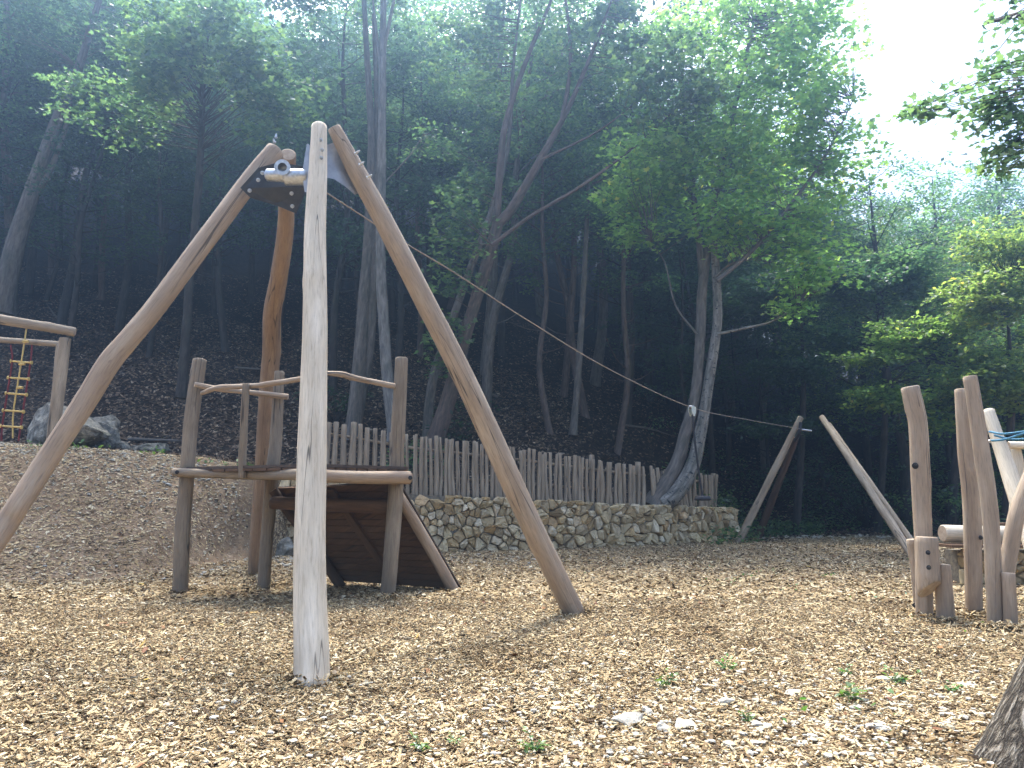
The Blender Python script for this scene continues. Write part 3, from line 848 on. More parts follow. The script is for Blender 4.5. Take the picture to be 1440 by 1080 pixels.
for f, m_ in ((0.0, 'dark'), (1.0, 'tan')):
    a = rt0 + (rt1 - rt0) * f; b = rb0 + (rb1 - rb0) * f
    mb = MB(); tube(mb, [a, (a + b) / 2 + nv * .02, b + (b - a) * .02], [.07, .075, .075], 20, .06, .05, seed=40 + int(f), knots=2, chamfer=.15, capmat=1)
    child(mb.build('ramp_rail', [M[m_], M['end']]), plat)
a = rt0 + (rt1 - rt0) * .46 + nv * .055; b = rb0 + (rb1 - rb0) * .50 + nv * .055
mb = MB(); box_axes(mb, (a + b) / 2, (b - a) * .96, wv_ / np.linalg.norm(wv_) * .11, nv * .05)
child(mb.build('ramp_batten', M['board'], smooth=False), plat)

# far end frames
lf = thing('zipline_end_frame', 'grey two-log frame anchoring the far end of the zip line by the wall', 'zip line frame', gp(1040, 762))
logpx([(1037, 765, 21.6, 11.5), (1126, 587, 21.8, 9)], 51, 'weather', lf, 'log', sides=16, knots=5, rough=.09)
logpx([(1063, 763, 23.3, 10.5), (1119, 616, 22.1, 9.5)], 52, 'dark', lf, 'log', sides=16, knots=3)
mb = MB(); tube(mb, [at(1119, 603, 21.75), at(1141, 606, 21.75)], [.03, .03], 10, .05); child(mb.build('anchor_pipe', M['galv']), lf)
mb = MB(); tube(mb, [at(1126, 594, 21.6), at(1124, 608, 21.6), at(1118, 620, 21.8)], [.045, .05, .045], 10, .05); child(mb.build('bracket', M['plate']), lf)
rf = thing('zipline_end_frame', 'pale leaning two-log frame right of the cable end, sloping down to the climbing posts', 'zip line frame', at(1288, 790, 14.8))
logpx([(1292, 795, 14.9, 14), (1156, 587, 20.8, 8.5)], 53, 'weather', rf, 'log', sides=18, knots=5, rough=.08)
logpx([(1306, 795, 15.4, 10), (1166, 597, 20.9, 7)], 54, 'weather', rf, 'log', sides=16, knots=3)

# cable in plan from the tower to the end frame
c0 = at(459, 271, 7.1); c1 = at(1128, 603.5, 21.75)
def cabY(px):
    u = at(px, 540, 1.0)
    best = None
    for Y in np.arange(6, 23, .02):
        t = (Y - c0[1]) / (c1[1] - c0[1]); X = c0[0] + (c1[0] - c0[0]) * t
        yy = 272 + (px - 460) * .59 if px < 975 else 575 + (px - 975) * .19
        if at(px, yy, Y)[0] <= X: return Y
    return Y
cps = [c0] + [at(px, py, cabY(px)) for px, py in ((560, 336), (640, 384), (740, 449), (860, 521), (973, 573), (1050, 590))] + [c1]
mb = MB(); tube(mb, cps, [.0075, .0085], 8, .15)
o = mb.build('zipline_cable', M['cable']); tag(o, 'thin steel zip line cable sagging across the playground to the far frame', 'cable')
tp = at(973, 574, cabY(973))
tr = thing('zipline_trolley', 'small pale zip line trolley with black rope and round seat hanging by the tree', 'zip line seat', tp)
cdir = (at(980, 575.5, cabY(980)) - tp); cdir /= np.linalg.norm(cdir)
mb = MB()
side = np.cross(cdir, [0, 0, 1]); side /= np.linalg.norm(side)
for s_ in (-1, 1):
    c_ = tp + side * .035 * s_ + [0, 0, -.03]
    P_ = np.array([c_ + cdir * a_ + np.array([0, 0, b_]) for a_, b_ in ((-.11, .07), (.11, .06), (.10, -.05), (.04, -.13), (-.03, -.13), (-.11, -.04))])
    poly_prism(mb, P_, side * .008)
child(mb.build('housing', simple('pale_metal', (.6, .62, .55), .45, .3, .2, 40), smooth=False), tr)
for s_ in (-1, 1):
    mb = MB(); c_ = tp + cdir * .055 * s_ + [0, 0, .02]; tube(mb, [c_ - side * .02, c_ + side * .02], [.035, .035], 16, .02); child(mb.build('wheel', M['plate2']), tr)
seat_p = at(988, 699, cabY(973))
mb = MB(); tube(mb, [tp + [0, 0, -.14], at(977, 620, cabY(973)), at(983, 665, cabY(973)), seat_p], [.018, .022, .02, .02], 8, .08); child(mb.build('rope', M['black']), tr)
mb = MB(); tube(mb, [seat_p, seat_p - [0, 0, .05]], [.15, .165], 24, .02, chamfer=.15); tube(mb, [seat_p + [0, 0, .05], seat_p], [.03, .05], 12, .02); child(mb.build('seat', M['black']), tr)

# climbing posts at the right
dA = 8.25; WS[0] = 1.13
cA = thing('climbing_post', 'tall peeled log post with short slanted logs bolted round its foot', 'climbing post', gp(1299, 866))
post_a = logpx([(1300, 872, dA, 22), (1299, 780, dA, 23), (1295, 680, dA, 24.5), (1291, 600, dA, 25), (1286, 572, dA, 26.5), (1280, 545, dA, 25)], 61, 'peeled', cA, 'post', knots=2)
logpx([(1294, 866, 8.5, 15), (1289, 800, 8.5, 16), (1283, 759, 8.5, 16)], 62, 'peeled', cA, 'stub', sides=18, knots=1)
o = logpx([(1307, 828, dA - .26, 31), (1305, 800, dA - .26, 31), (1303, 756, dA - .26, 30)], 63, 'peeled', cA, 'step_log', chamfer=.08, knots=1)
me = o.data                                  # slanted foot of the step log
co = np.empty(len(me.vertices) * 3, np.float32); me.vertices.foreach_get('co', co); co = co.reshape(-1, 3)
zmin = co[:, 2].min(); low = np.clip((zmin + .16 - co[:, 2]) / .16, 0, 1); co[:, 2] -= low * (-(co[:, 1]) * .0 + (co[:, 0] * -.35 - co[:, 1] * -.0)) ; co[:, 2] += low * (-co[:, 1] * .9) * .9
me.vertices.foreach_set('co', co.ravel()); me.update()
logpx([(1330, 880, dA - .25, 25), (1328, 840, dA - .25, 23), (1326, 794, dA - .25, 20)], 64, 'tan', cA, 'stub', sides=18, chamfer=.06, knots=1)
bolt(at(1305, 777, dA - .43), (0, -1, 0), .015, o, 'black'); bolt(at(1306, 798, dA - .43), (0, -1, 0), .015, o, 'black')
bolt(at(1287, 655, dA - .11), (0, -1, 0), .022, post_a, 'black'); bolt(at(1286, 851, 8.4), (-.6, -1, 0), .014, post_a, 'black')
cE = thing('climbing_post', 'tall straight brown log post standing just behind the curved one', 'climbing post', gp(1371, 868))
logpx([(1369, 870, 8.5, 23), (1369, 800, 8.5, 23), (1366, 700, 8.5, 24.5), (1359, 640, 8.5, 22), (1352, 548, 8.5, 18)], 65, 'tan', cE, 'post', knots=2)
bolt(at(1379, 756, 8.38), (.4, -1, 0), .016, cE, 'black')
cF = thing('climbing_post', 'tallest curved log post at the right with a short stub at its foot', 'climbing post', gp(1399, 886))
logpx([(1400, 892, 7.75, 22), (1398, 820, 7.75, 22.5), (1394, 740, 7.75, 22.5), (1387, 680, 7.75, 22), (1374, 590, 7.75, 20), (1364, 530, 7.75, 19)], 66, 'peeled', cF, 'post', knots=2)
logpx([(1421, 893, 7.65, 20), (1420, 850, 7.65, 19), (1418, 806, 7.65, 18)], 67, 'tan', cF, 'stub', sides=18, chamfer=.05, knots=1)
cH = thing('climbing_gym', 'pale leaning logs crossing at the right edge with a small crossbar on top', 'climbing frame', gp(1460, 850))
logpx([(1466, 815, 8.9, 24), (1440, 730, 9.3, 24), (1414, 650, 9.7, 21), (1390, 578, 10.0, 17)], 68, 'pale', cH, 'log', knots=2)
logpx([(1411, 838, 8.7, 20), (1419, 780, 8.7, 22), (1431, 720, 8.7, 22), (1457, 650, 8.8, 21)], 69, 'peeled', cH, 'log', knots=2)
logpx([(1425, 730, 10.6, 14), (1432, 660, 10.6, 14), (1428, 628, 10.6, 13)], 70, 'pale', cH, 'log', sides=14)
logpx([(1419, 626, 10.5, 11), (1470, 627, 10.5, 11)], 71, 'pale', cH, 'crossbar', sides=14)
cW = thing('log_bench', 'thick horizontal log lying on a plank above a small stone pier', 'log beam', gp(1380, 808))
logpx([(1326, 750, 11.4, 25), (1380, 752, 11.4, 26), (1460, 753, 11.4, 26)], 72, 'pale', cW, 'log', knots=2, chamfer=.1)
mb = MB(); box_axes(mb, at(1400, 767, 11.3), (1.6, 0, 0), (0, .5, 0), (0, 0, .04)); child(mb.build('plank', M['board'], smooth=False), cW)
mb = MB(); box_axes(mb, at(1430, 737, 11.9), (1.0, 0, 0), (0, .3, 0), (0, 0, .04)); child(mb.build('plank', M['board'], smooth=False), cW)
pw = at(1343, 770, 11.45); pw2 = at(1450, 770, 11.45)
stone_wall(np.array([[pw[0], 11.35], [(pw[0] + pw2[0]) / 2, 11.35], [pw2[0], 11.35]]), lambda u: 0.0, lambda u: float(pw[2]) - .02, .4, 'stone_wall',
           'small stone pier under the horizontal log at the right edge', cell=.16, seed=9)
WS[0] = 1.0
# blue ropes
nr = thing('blue_ropes', 'blue climbing ropes tied to the leaning log at the right edge', 'rope', at(1392, 612, 9.6))
for pts in (((1391, 607, 9.7), (1415, 610, 9.5), (1470, 602, 9.3)), ((1391, 620, 9.7), (1412, 618, 9.5), (1438, 610, 9.4), (1470, 600, 9.3)), ((1398, 612, 9.7), (1425, 618, 9.6), (1470, 614, 9.4))):
    mb = MB(); tube(mb, [at(*p) for p in pts], [.014, .014], 8, .05); child(mb.build('rope_strand', M['bluerope']), nr)
mb = MB(); tube(mb, [at(1389, 620, 9.7), at(1393, 621, 9.65)], [.022, .022], 10, .02); child(mb.build('shackle', M['galv']), nr)

# swing frame and rope ladder at the left
sw = thing('climbing_gym', 'grey log goal-like climbing frame on the bank at the left edge', 'climbing frame', gp(76, 622))
dS = 13.2
logpx([(72, 640, dS, 20), (80, 570, dS, 19), (92, 476, dS, 17)], 81, 'weather', sw, 'post', sides=20)
logpx([(-70, 436, 12.0, 18), (0, 449, 12.6, 17), (60, 459, 13.0, 16), (105, 467, dS, 15)], 82, 'weather', sw, 'beam', sides=20, chamfer=.25)
logpx([(70, 640, 14.4, 13), (78, 560, 14.4, 13), (84, 484, 14.4, 11)], 83, 'weather', sw, 'post', sides=18)
logpx([(-70, 473, 14.0, 11), (0, 478, 14.2, 10), (86, 484, 14.4, 9)], 84, 'weather', sw, 'beam', sides=18)
logpx([(-90, 640, 12.0, 20), (-66, 436, 12.0, 18)], 85, 'weather', sw, 'post', sides=18)
rl = thing('rope_ladder', 'yellow-runged rope ladder with dark red side ropes hanging from the left log frame', 'rope ladder', at(20, 618, 12.8))
dR = 12.8
rungs = [(30, 509), (26, 532), (23, 554), (19, 578), (16, 600)]
for k_, (px, py) in enumerate(rungs):
    mb = MB(); a = at(px - 14, py - 1, dR); b = at(px + 14, py + 1, dR); tube(mb, [a, b], [.017, .017], 10, .05)
    for e in (a, b): tube(mb, [e - [0.012, 0, 0], e + [.012, 0, 0]], [.033, .033], 10, .02)
    child(mb.build('rung', M['yellow']), rl)
mb = MB(); tube(mb, [at(38, 457, 12.9), at(30, 509, dR), at(19, 578, dR), at(18, 616, dR)], [.014, .014], 8, .1); child(mb.build('centre_rope', M['yellow']), rl)
for px, py in ((36, 480), (31, 512), (28, 545)):
    mb = MB(); a = at(px, py, dR - .01); tube(mb, [a - [.05, 0, 0], a + [.05, 0, 0]], [.024, .024], 10, .03); child(mb.build('clip', M['yellow']), rl)
for s_ in (-1, 1):
    mb = MB(); tube(mb, [at(30 + 15 * s_, 485, dR), at(30 + 13 * s_, 509, dR), at(23 + 13 * s_, 554, dR), at(16 + 13 * s_, 600, dR), at(14 + 12 * s_, 620, dR)], [.016, .016], 8, .1)
    child(mb.build('side_rope', M['redrope']), rl)

# ------------------------------------------------------------------ boulders and stones
def bpx(px, py, wpx, hpx, seed, lab, sink=.3, Y=None, cat='boulder', depthf=.8):
    g = gp(px, py) if Y is None else np.r_[at(px, py, Y)[:2], 0]
    if Y is not None: g[2] = H(g[0], g[1])
    d = np.linalg.norm(g); s = d / FPX
    gr_ = 1.25 if cat == 'boulder' else 1.15
    o = rock(cat, g, (wpx * s * gr_, wpx * s * depthf * gr_, hpx * s * gr_), seed, M['boulder'] if cat == 'boulder' else M['pebble'], 4 if wpx > 60 else 3, sink)
    return tag(o, lab, cat)
bpx(92, 608, 112, 82, 2, 'large mossy grey boulder behind the log frame at the left', Y=17.5)
bpx(140, 600, 66, 58, 5, 'grey boulder just right of the large mossy one at the slope foot', Y=18.4)
bpx(168, 592, 44, 24, 8, 'low flat brownish rock on the dark slope left of the pale slab', Y=18.8)
bpx(213, 588, 62, 20, 9, 'pale grey slab rock lying on the dark slope', Y=18.9)
bpx(150, 566, 26, 22, 12, 'small pale rock above the low brownish rock on the slope', Y=20.2)
bpx(403, 742, 30, 34, 15, 'round pale stone at the left end of the stone wall under the platform', Y=16.6)
stn = [(885, 1018, 48, 26, 'grey-white broken stone, largest among the chips at the lower middle'), (912, 1006, 22, 18, 'small white stone just behind the largest foreground stone'),
       (932, 1028, 30, 14, 'low grey stone right of the largest foreground stone'), (965, 1024, 38, 20, 'wedge-shaped tan stone in the lower middle foreground'),
       (1022, 992, 24, 16, 'upright white stone in the right middle foreground'), (1115, 978, 30, 11, 'flat pale stone beside green weeds in the right foreground'),
       (1243, 958, 30, 12, 'white stone beside a weed in front of the right posts'), (1360, 966, 32, 8, 'thin pale flat stone near the rough tree trunk'),
       (812, 1050, 24, 12, 'yellowish stone at the bottom middle edge'), (1187, 1064, 20, 10, 'bright white small stone at the bottom right of the middle'),
       (1060, 1048, 18, 10, 'white sliver stone low in the middle right foreground'), (1235, 1028, 38, 10, 'long flat pale stone low in the right foreground')]
for i, (px, py, wp, hp, lab) in enumerate(stn):
    o = bpx(px, py, wp, hp, 100 + i, lab, cat='stone', sink=.40, depthf=.8); o['group'] = 'loose limestone stones in the chips'
# gravel mass
def gravel(cx, cy, sx, sy, n_, smin, smax, name):
    x = R.normal(cx, sx, n_); y = R.normal(cy, sy, n_)
    k = (y > 2.6) & (y < crest_y(x) - .1); x, y = x[k], y[k]; n_ = len(x)
    import bmesh
    bm = bmesh.new(); bmesh.ops.create_icosphere(bm, subdivisions=1, radius=.5)
    V0 = np.array([v.co[:] for v in bm.verts]); F0 = np.array([[v.index for v in f.verts] for f in bm.faces]); bm.free()
    s = R.uniform(smin, smax, (n_, 1)) * np.exp(R.normal(0, .25, (n_, 1))); s3 = s * R.uniform(.6, 1.3, (n_, 3)) * [1, 1, .5]
    V = V0[None] * (1 + R.normal(0, .14, (n_, len(V0), 1))) * s3[:, None]
    a = R.uniform(0, 6.28, n_); ca, sa = np.cos(a)[:, None], np.sin(a)[:, None]
    X = V[..., 0] * ca - V[..., 1] * sa + x[:, None]; Yv = V[..., 0] * sa + V[..., 1] * ca + y[:, None]
    Z = V[..., 2] + (H(x, y) + .012)[:, None]
    V = np.stack([X, Yv, Z], -1).reshape(-1, 3)
    F = (np.arange(n_)[:, None, None] * len(V0) + F0[None]).reshape(-1, 3)
    mb = MB(); mb.add(V, [F]); o = mb.build(name, M['pebble'], smooth=False, lc=False); o['kind'] = 'stuff'; return o
gravel(1.6, 4.3, 1.5, .9, 2600, .012, .042, 'gravel')
gravel(-9, 15.6, 4.5, .55, 3000, .025, .07, 'gravel')
gravel(-8, 13.5, 4.0, 1.6, 900, .02, .07, 'gravel')
gravel(9.5, 24.5, 3.5, .7, 260, .05, .16, 'gravel')

# ------------------------------------------------------------------ trees
TPL_RH = (np.array([[0, 0, 0], [.30, .5, .05], [0, 1, 0], [-.30, .5, .05]]), [np.array([[0, 1, 2, 3]])])
_t = np.array([(0, 0), (.12, .12), (.42, .05), (.34, .26), (.60, .48), (.30, .52), (.22, .62), (0, 1.0), (-.22, .62), (-.30, .52), (-.60, .48), (-.34, .26), (-.42, .05), (-.12, .12)])
_v = np.c_[_t[:, 0], _t[:, 1], np.abs(_t[:, 0]) * .18]
_v = np.vstack([_v, [[0, .38, -.02]]])
_f = np.array([[i, (i + 1) % 14, 14] for i in range(14)])
TPL_MAPLE = (_v, [_f])
TPL_OVAL = (np.array([[0, 0, 0], [.24, .28, .05], [.26, .6, .05], [0, 1, 0], [-.26, .6, .05], [-.24, .28, .05]]), [np.array([[0, 1, 2, 3, 4, 5]])])

def leaves(mb, cen, dirs, nrm, size, tpl):
    n_ = len(cen)
    nrm = nrm / np.linalg.norm(nrm, axis=1)[:, None]
    d = dirs - nrm * (dirs * nrm).sum(1)[:, None]; d /= np.linalg.norm(d, axis=1)[:, None] + 1e-9
    b = np.cross(d, nrm); T0, Fs = tpl
    V = cen[:, None] + (b[:, None] * T0[None, :, :1] + d[:, None] * T0[None, :, 1:2] + nrm[:, None] * T0[None, :, 2:]) * size[:, None, None]
    k = np.arange(n_)[:, None, None] * len(T0)
    mb.add(V.reshape(-1, 3), [(k + F[None]).reshape(-1, F.shape[1]) for F in Fs])

def clumps(mb, centers, n_per, rad, flat, size, tpl, rr, droop=.15):
    m = len(centers)
    cid = np.repeat(np.arange(m), n_per)
    n_ = len(cid)
    off = rr.normal(0, 1, (n_, 3)); off /= np.linalg.norm(off, axis=1)[:, None]
    off *= (rr.random((n_, 1)) ** .5)
    rs = rad * rr.uniform(.55, 1.3, m)
    # each clump tilts a little, like a spray of twigs
    tx = rr.normal(0, .22, (m, 2))
    o = off * rs[cid][:, None] * [1, 1, flat]
    o[:, 2] += (o[:, 0] * tx[cid, 0] + o[:, 1] * tx[cid, 1]) - droop * (off[:, 0] ** 2 + off[:, 1] ** 2) * rs[cid]
    cen = centers[cid] + o
    dirs = off * [1, 1, .2] + rr.normal(0, .5, (n_, 3)) + [0, 0, -.35]
    nrm = np.array([0, 0, 1.0]) + rr.normal(0, .42, (n_, 3))
    leaves(mb, cen, dirs, nrm, size * rr.uniform(.65, 1.25, n_), tpl)

def generic_tree(seed, h, r0, crown0, spread, n_br, n_leaf, lsize, leafm, barkm, bend=.4, clr=.55, forks=0):
    """returns trunk mesh, crown mesh (origin at the foot)"""
    rr = np.random.default_rng(seed)
    tb, cb = MB(), MB()
    top = np.array([rr.normal(0, bend), rr.normal(0, bend), h])
    q = [np.zeros(3) - [0, 0, .3]]
    for t in (.2, .4, .6, .8):
        q.append(top * t + np.r_[rr.normal(0, bend * .35, 2), 0])
    q.append(top)
    Q = tube(tb, q, [r0 * 1.25, r0, r0 * .85, r0 * .7, r0 * .45, r0 * .12], 9, .5, .06, seed=seed, flare=.25)
    cent = []
    for i in range(n_br):
        t = crown0 + (1 - crown0) * (i + rr.random() * .8) / n_br
        z = t * h; bi = Q[np.argmin(np.abs(Q[:, 2] - z))]
        az = i * 2.399 + rr.normal(0, .5)
        prof = math.sin(pi * min(1, max(.12, (t - crown0) / (1 - crown0) * .85 + .15))) ** .7
        L = spread * prof * rr.uniform(.7, 1.2) + .4
        rise = rr.uniform(.1, .55) * L
        e = bi + [cos(az) * L, sin(az) * L, rise]
        m_ = bi + (e - bi) * .5 + [0, 0, -rise * .1 + rr.normal(0, .15)]
        rb = r0 * .32 * (1 - t * .6)
        Bq = tube(tb, [bi, m_, e], [rb, rb * .6, rb * .15], 5, .4, 0, seed=i, caps=False)
        ns = max(3, int(L * 2.4))
        for k in range(ns):
            f = .3 + .7 * (k + rr.random()) / ns
            p = Bq[min(len(Bq) - 1, int(f * len(Bq)))]
            a2 = az + rr.choice([-1, 1]) * rr.uniform(.5, 1.2); l2 = L * .33 * rr.uniform(.5, 1.2)
            e2 = p + [cos(a2) * l2, sin(a2) * l2, rr.normal(.08, .22)]
            tube(tb, [p, e2], [rb * .25, .008], 3, .8, 0, caps=False)
            cent.append(e2); cent.append((p + e2) / 2 + rr.normal(0, .12, 3))
        cent.append(e)
    # a few dead twigs low on the trunk
    for i in range(7):
        z = rr.uniform(.15, crown0) * h; bi = Q[np.argmin(np.abs(Q[:, 2] - z))]; a = rr.uniform(0, 6.28); L = rr.uniform(.5, 1.8)
        tube(tb, [bi, bi + [cos(a) * L * .5, sin(a) * L * .5, L * .15], bi + [cos(a) * L, sin(a) * L, L * rr.uniform(.1, .7)]], [.03, .018, .006], 4, .4, 0, caps=False)
    cent = np.array(cent)
    nper = max(4, int(n_leaf * .8 / len(cent)))
    clumps(cb, cent, nper, clr, .38, lsize, TPL_RH, rr)
    t_o = tb.build('trunk', M[barkm]); c_o = cb.build('crown', M[leafm], smooth=False, lc=False)
    return t_o, c_o

def put_tree(proto, name, label, group, p, yaw, s=1.0, first=None, lean=(0, 0)):
    root = bpy.data.objects.new(name, None); C.objects.link(root)
    root.location = [float(v) for v in p]; root.rotation_euler = (lean[0], lean[1], yaw); root.scale = (s, s, s)
    root['label'] = label; root['category'] = 'tree'; root['group'] = group
    for ch in proto[:2]:
        if not proto[2]:
            c = ch
        else:
            c = ch.copy(); C.objects.link(c)
        c.parent = root
    proto[2] = True
    return root

protos = []
for i, (h, r0, c0_, sp, nb, nl, ls, lm, bmn) in enumerate([
    (15.5, .15, .34, 3.0, 26, 11000, .17, 'leaf_dark', 'bark_dark'),
    (17.0, .18, .40, 3.2, 28, 12000, .17, 'leaf_mid', 'bark'),
    (13.0, .11, .28, 2.5, 24, 9000, .16, 'leaf_dark', 'bark_dark'),
    (16.0, .14, .38, 2.8, 26, 11000, .16, 'leaf_mid', 'bark_dark'),
    (14.0, .12, .45, 2.6, 22, 9000, .17, 'leaf_mid', 'bark_brown'),
    (11.0, .09, .22, 2.4, 24, 9000, .15, 'leaf_dark', 'bark_dark')]):
    t_, c_ = generic_tree(200 + i, h, r0, c0_, sp, nb, nl, ls, lm, bmn)
    protos.append([t_, c_, False])
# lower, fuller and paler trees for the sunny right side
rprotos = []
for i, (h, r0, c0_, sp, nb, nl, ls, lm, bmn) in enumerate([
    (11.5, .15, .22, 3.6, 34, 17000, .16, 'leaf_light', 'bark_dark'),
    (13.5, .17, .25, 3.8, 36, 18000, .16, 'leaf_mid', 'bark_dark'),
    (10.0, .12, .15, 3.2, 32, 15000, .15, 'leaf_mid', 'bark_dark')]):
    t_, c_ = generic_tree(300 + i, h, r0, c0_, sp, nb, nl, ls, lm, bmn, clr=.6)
    rprotos.append([t_, c_, False])

rr = np.random.default_rng(21)
placed = []
ZB = [(-9, -.56, 'above the left log frame'), (-.56, -.40, 'behind the tower\'s left leg'), (-.40, -.27, 'above the platform'),
      (-.27, -.12, 'behind the tower\'s right leg'), (-.12, .02, 'around the leaning maple'), (.02, .14, 'behind the fence\'s middle'),
      (.14, .27, 'around the twin trunk tree'), (.27, .40, 'behind the far log frame'), (.40, .55, 'behind the bolted post'), (.55, 9, 'behind the paired posts')]
def zone_of(x, y):
    t = x / y
    z = [c_ for a_, b_, c_ in ZB if a_ <= t < b_][0]
    return z + (', low slope' if y < 29 else ', mid slope' if y < 40 else ', hilltop')
def zone_label(x, y, kind='slim dark tree'):
    return kind + ' ' + zone_of(x, y)
def ok(x, y, dmin):
    for a, b in placed:
        if (a - x) ** 2 + (b - y) ** 2 < dmin * dmin: return False
    return True
cnt = 0
for tries in range(6000):
    if cnt >= 185: break
    y = 21.5 + 42 * rr.random() ** 1.25
    x = rr.uniform(-.86 * y - 3, .36 * y + 1)
    if y < crest_y(x) + 4.5: continue
    if x < -4 and y < 24.5: continue
    dm = 1.7 if y < 34 else 2.5
    if not ok(x, y, dm): continue
    placed.append((x, y)); cnt += 1
    lab = zone_label(x, y); gr = 'trees of the wood, ' + zone_of(x, y)
    k = int(rr.integers(0, 6))
    put_tree(protos[k], 'forest_tree', lab, gr, (x, y, H(x, y)), rr.uniform(0, 6.28), rr.uniform(.8, 1.15), lean=(rr.normal(0, .05), rr.normal(0, .05)))
# a closed back row of bushier trees higher up
cnt = 0
for tries in range(3000):
    if cnt >= 50: break
    y = rr.uniform(36, 62); x = rr.uniform(-.5 * y, .5 * y)
    if not ok(x, y, 2.0): continue
    placed.append((x, y)); cnt += 1
    put_tree(protos[5], 'forest_tree', zone_label(x, y), 'trees of the wood, ' + zone_of(x, y), (x, y, H(x, y)), rr.uniform(0, 6.28), rr.uniform(.9, 1.2))
cnt = 0
for tries in range(2000):
    if cnt >= 40: break
    y = rr.uniform(60, 80); x = rr.uniform(-.15 * y, .42 * y)
    if not ok(x, y, 2.4): continue
    placed.append((x, y)); cnt += 1
    put_tree(protos[int(rr.choice([5, 2]))], 'forest_tree', zone_label(x, y), 'trees of the wood, ' + zone_of(x, y), (x, y, H(x, y)), rr.uniform(0, 6.28), rr.uniform(.9, 1.2))
rr = np.random.default_rng(78)
for i in range(16):
    y = rr.uniform(50, 76); x = -y * rr.uniform(.40, .72); placed.append((x, y))
    put_tree(protos[5], 'forest_tree', zone_label(x, y), 'trees of the wood, ' + zone_of(x, y), (x, y, H(x, y)), rr.uniform(0, 6.28), rr.uniform(.9, 1.2))
rr = np.random.default_rng(77)
cnt = 0
for tries in range(2000):
    if cnt >= 26: break
    y = rr.uniform(30, 48); x = rr.uniform(.16 * y, .42 * y)
    if not ok(x, y, 1.5): continue
    placed.append((x, y)); cnt += 1
    put_tree(protos[int(rr.choice([5, 2]))], 'forest_tree', zone_label(x, y, 'low dark young tree'), 'young trees of the wood, ' + zone_of(x, y), (x, y, H(x, y)), rr.uniform(0, 6.28), rr.uniform(.5, .75))
# right-hand hillside
rr = np.random.default_rng(5)
cnt = 0
for tries in range(4000):
    if cnt >= 75: break
    y = 28 + 38 * rr.random() ** 1.1
    x = rr.uniform(.30 * y, .95 * y + 3)
    if not ok(x, y, 2.9): continue
    placed.append((x, y)); cnt += 1
    near = y < 36
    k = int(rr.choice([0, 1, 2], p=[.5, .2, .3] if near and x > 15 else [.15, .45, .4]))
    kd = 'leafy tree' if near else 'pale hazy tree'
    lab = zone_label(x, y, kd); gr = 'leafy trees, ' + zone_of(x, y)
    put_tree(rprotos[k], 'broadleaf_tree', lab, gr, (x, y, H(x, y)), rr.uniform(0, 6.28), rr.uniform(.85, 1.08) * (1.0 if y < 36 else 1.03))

# trees one can tell apart, built stem by stem
def stem_tree(name, label, base, stems, cloud, leafm, lsize, n_per, clr, tpl, seed, twig=.012, sides=14, flat=.45):
    """stems: list of (points, radii, bark); cloud: list of (centre, semi-axes, number of clumps)"""
    rr = np.random.default_rng(seed)
    root = thing(name, label, 'tree', base)
    skel = []
    mats = []
    tbs = {}
    for i, (pts, rad, bk) in enumerate(stems):
        tb = tbs.setdefault(bk, MB())
        skel.append(tube(tb, pts, rad, sides if rad[0] > .07 else 7, .12 if rad[0] > .07 else .2, .07, seed=seed + i, knots=3 if rad[0] > .07 else 0, flare=.35 if i == 0 else 0, zoff=i * 3.7))
    S = np.vstack(skel); S = S[S[:, 2] > base[2] + 2.2]
    cent = []
    mbt = tbs[stems[-1][2]]
    for c_, ax, k_ in cloud:
        c_ = np.asarray(c_, float); ax = np.asarray(ax, float)
        o = rr.normal(size=(k_, 3)); o /= np.linalg.norm(o, axis=1)[:, None]; o *= rr.random((k_, 1)) ** .4
        for p in c_ + o * ax:
            j = np.argmin(((S - p) ** 2).sum(1) + np.maximum(S[:, 2] - p[2], 0) * 1.5)
            s = S[j]; mid = (s + p) / 2 + rr.normal(0, .08, 3) + [0, 0, .06 * np.linalg.norm(p - s)]
            L = np.linalg.norm(p - s)
            tube(mbt, [s, mid, p], [min(.03, twig * (.6 + L * .35)), twig * .7, .004], 4, .35, 0, caps=False)
            cent.append(p)
            if L > .8: cent.append(mid * .4 + p * .6 + rr.normal(0, .1, 3))
    for bk, tb in tbs.items():
        child(tb.build('trunk', M[bk]), root)
    cent = np.array(cent)
    cb = MB(); clumps(cb, cent, n_per, clr, flat, lsize, tpl, rr)
    child(cb.build('crown', M[leafm], smooth=False, lc=False), root)
    return root

def pl(pts, Y): return [at(a, b, Y + (c[0] if c else 0)) for a, b, *c in pts]
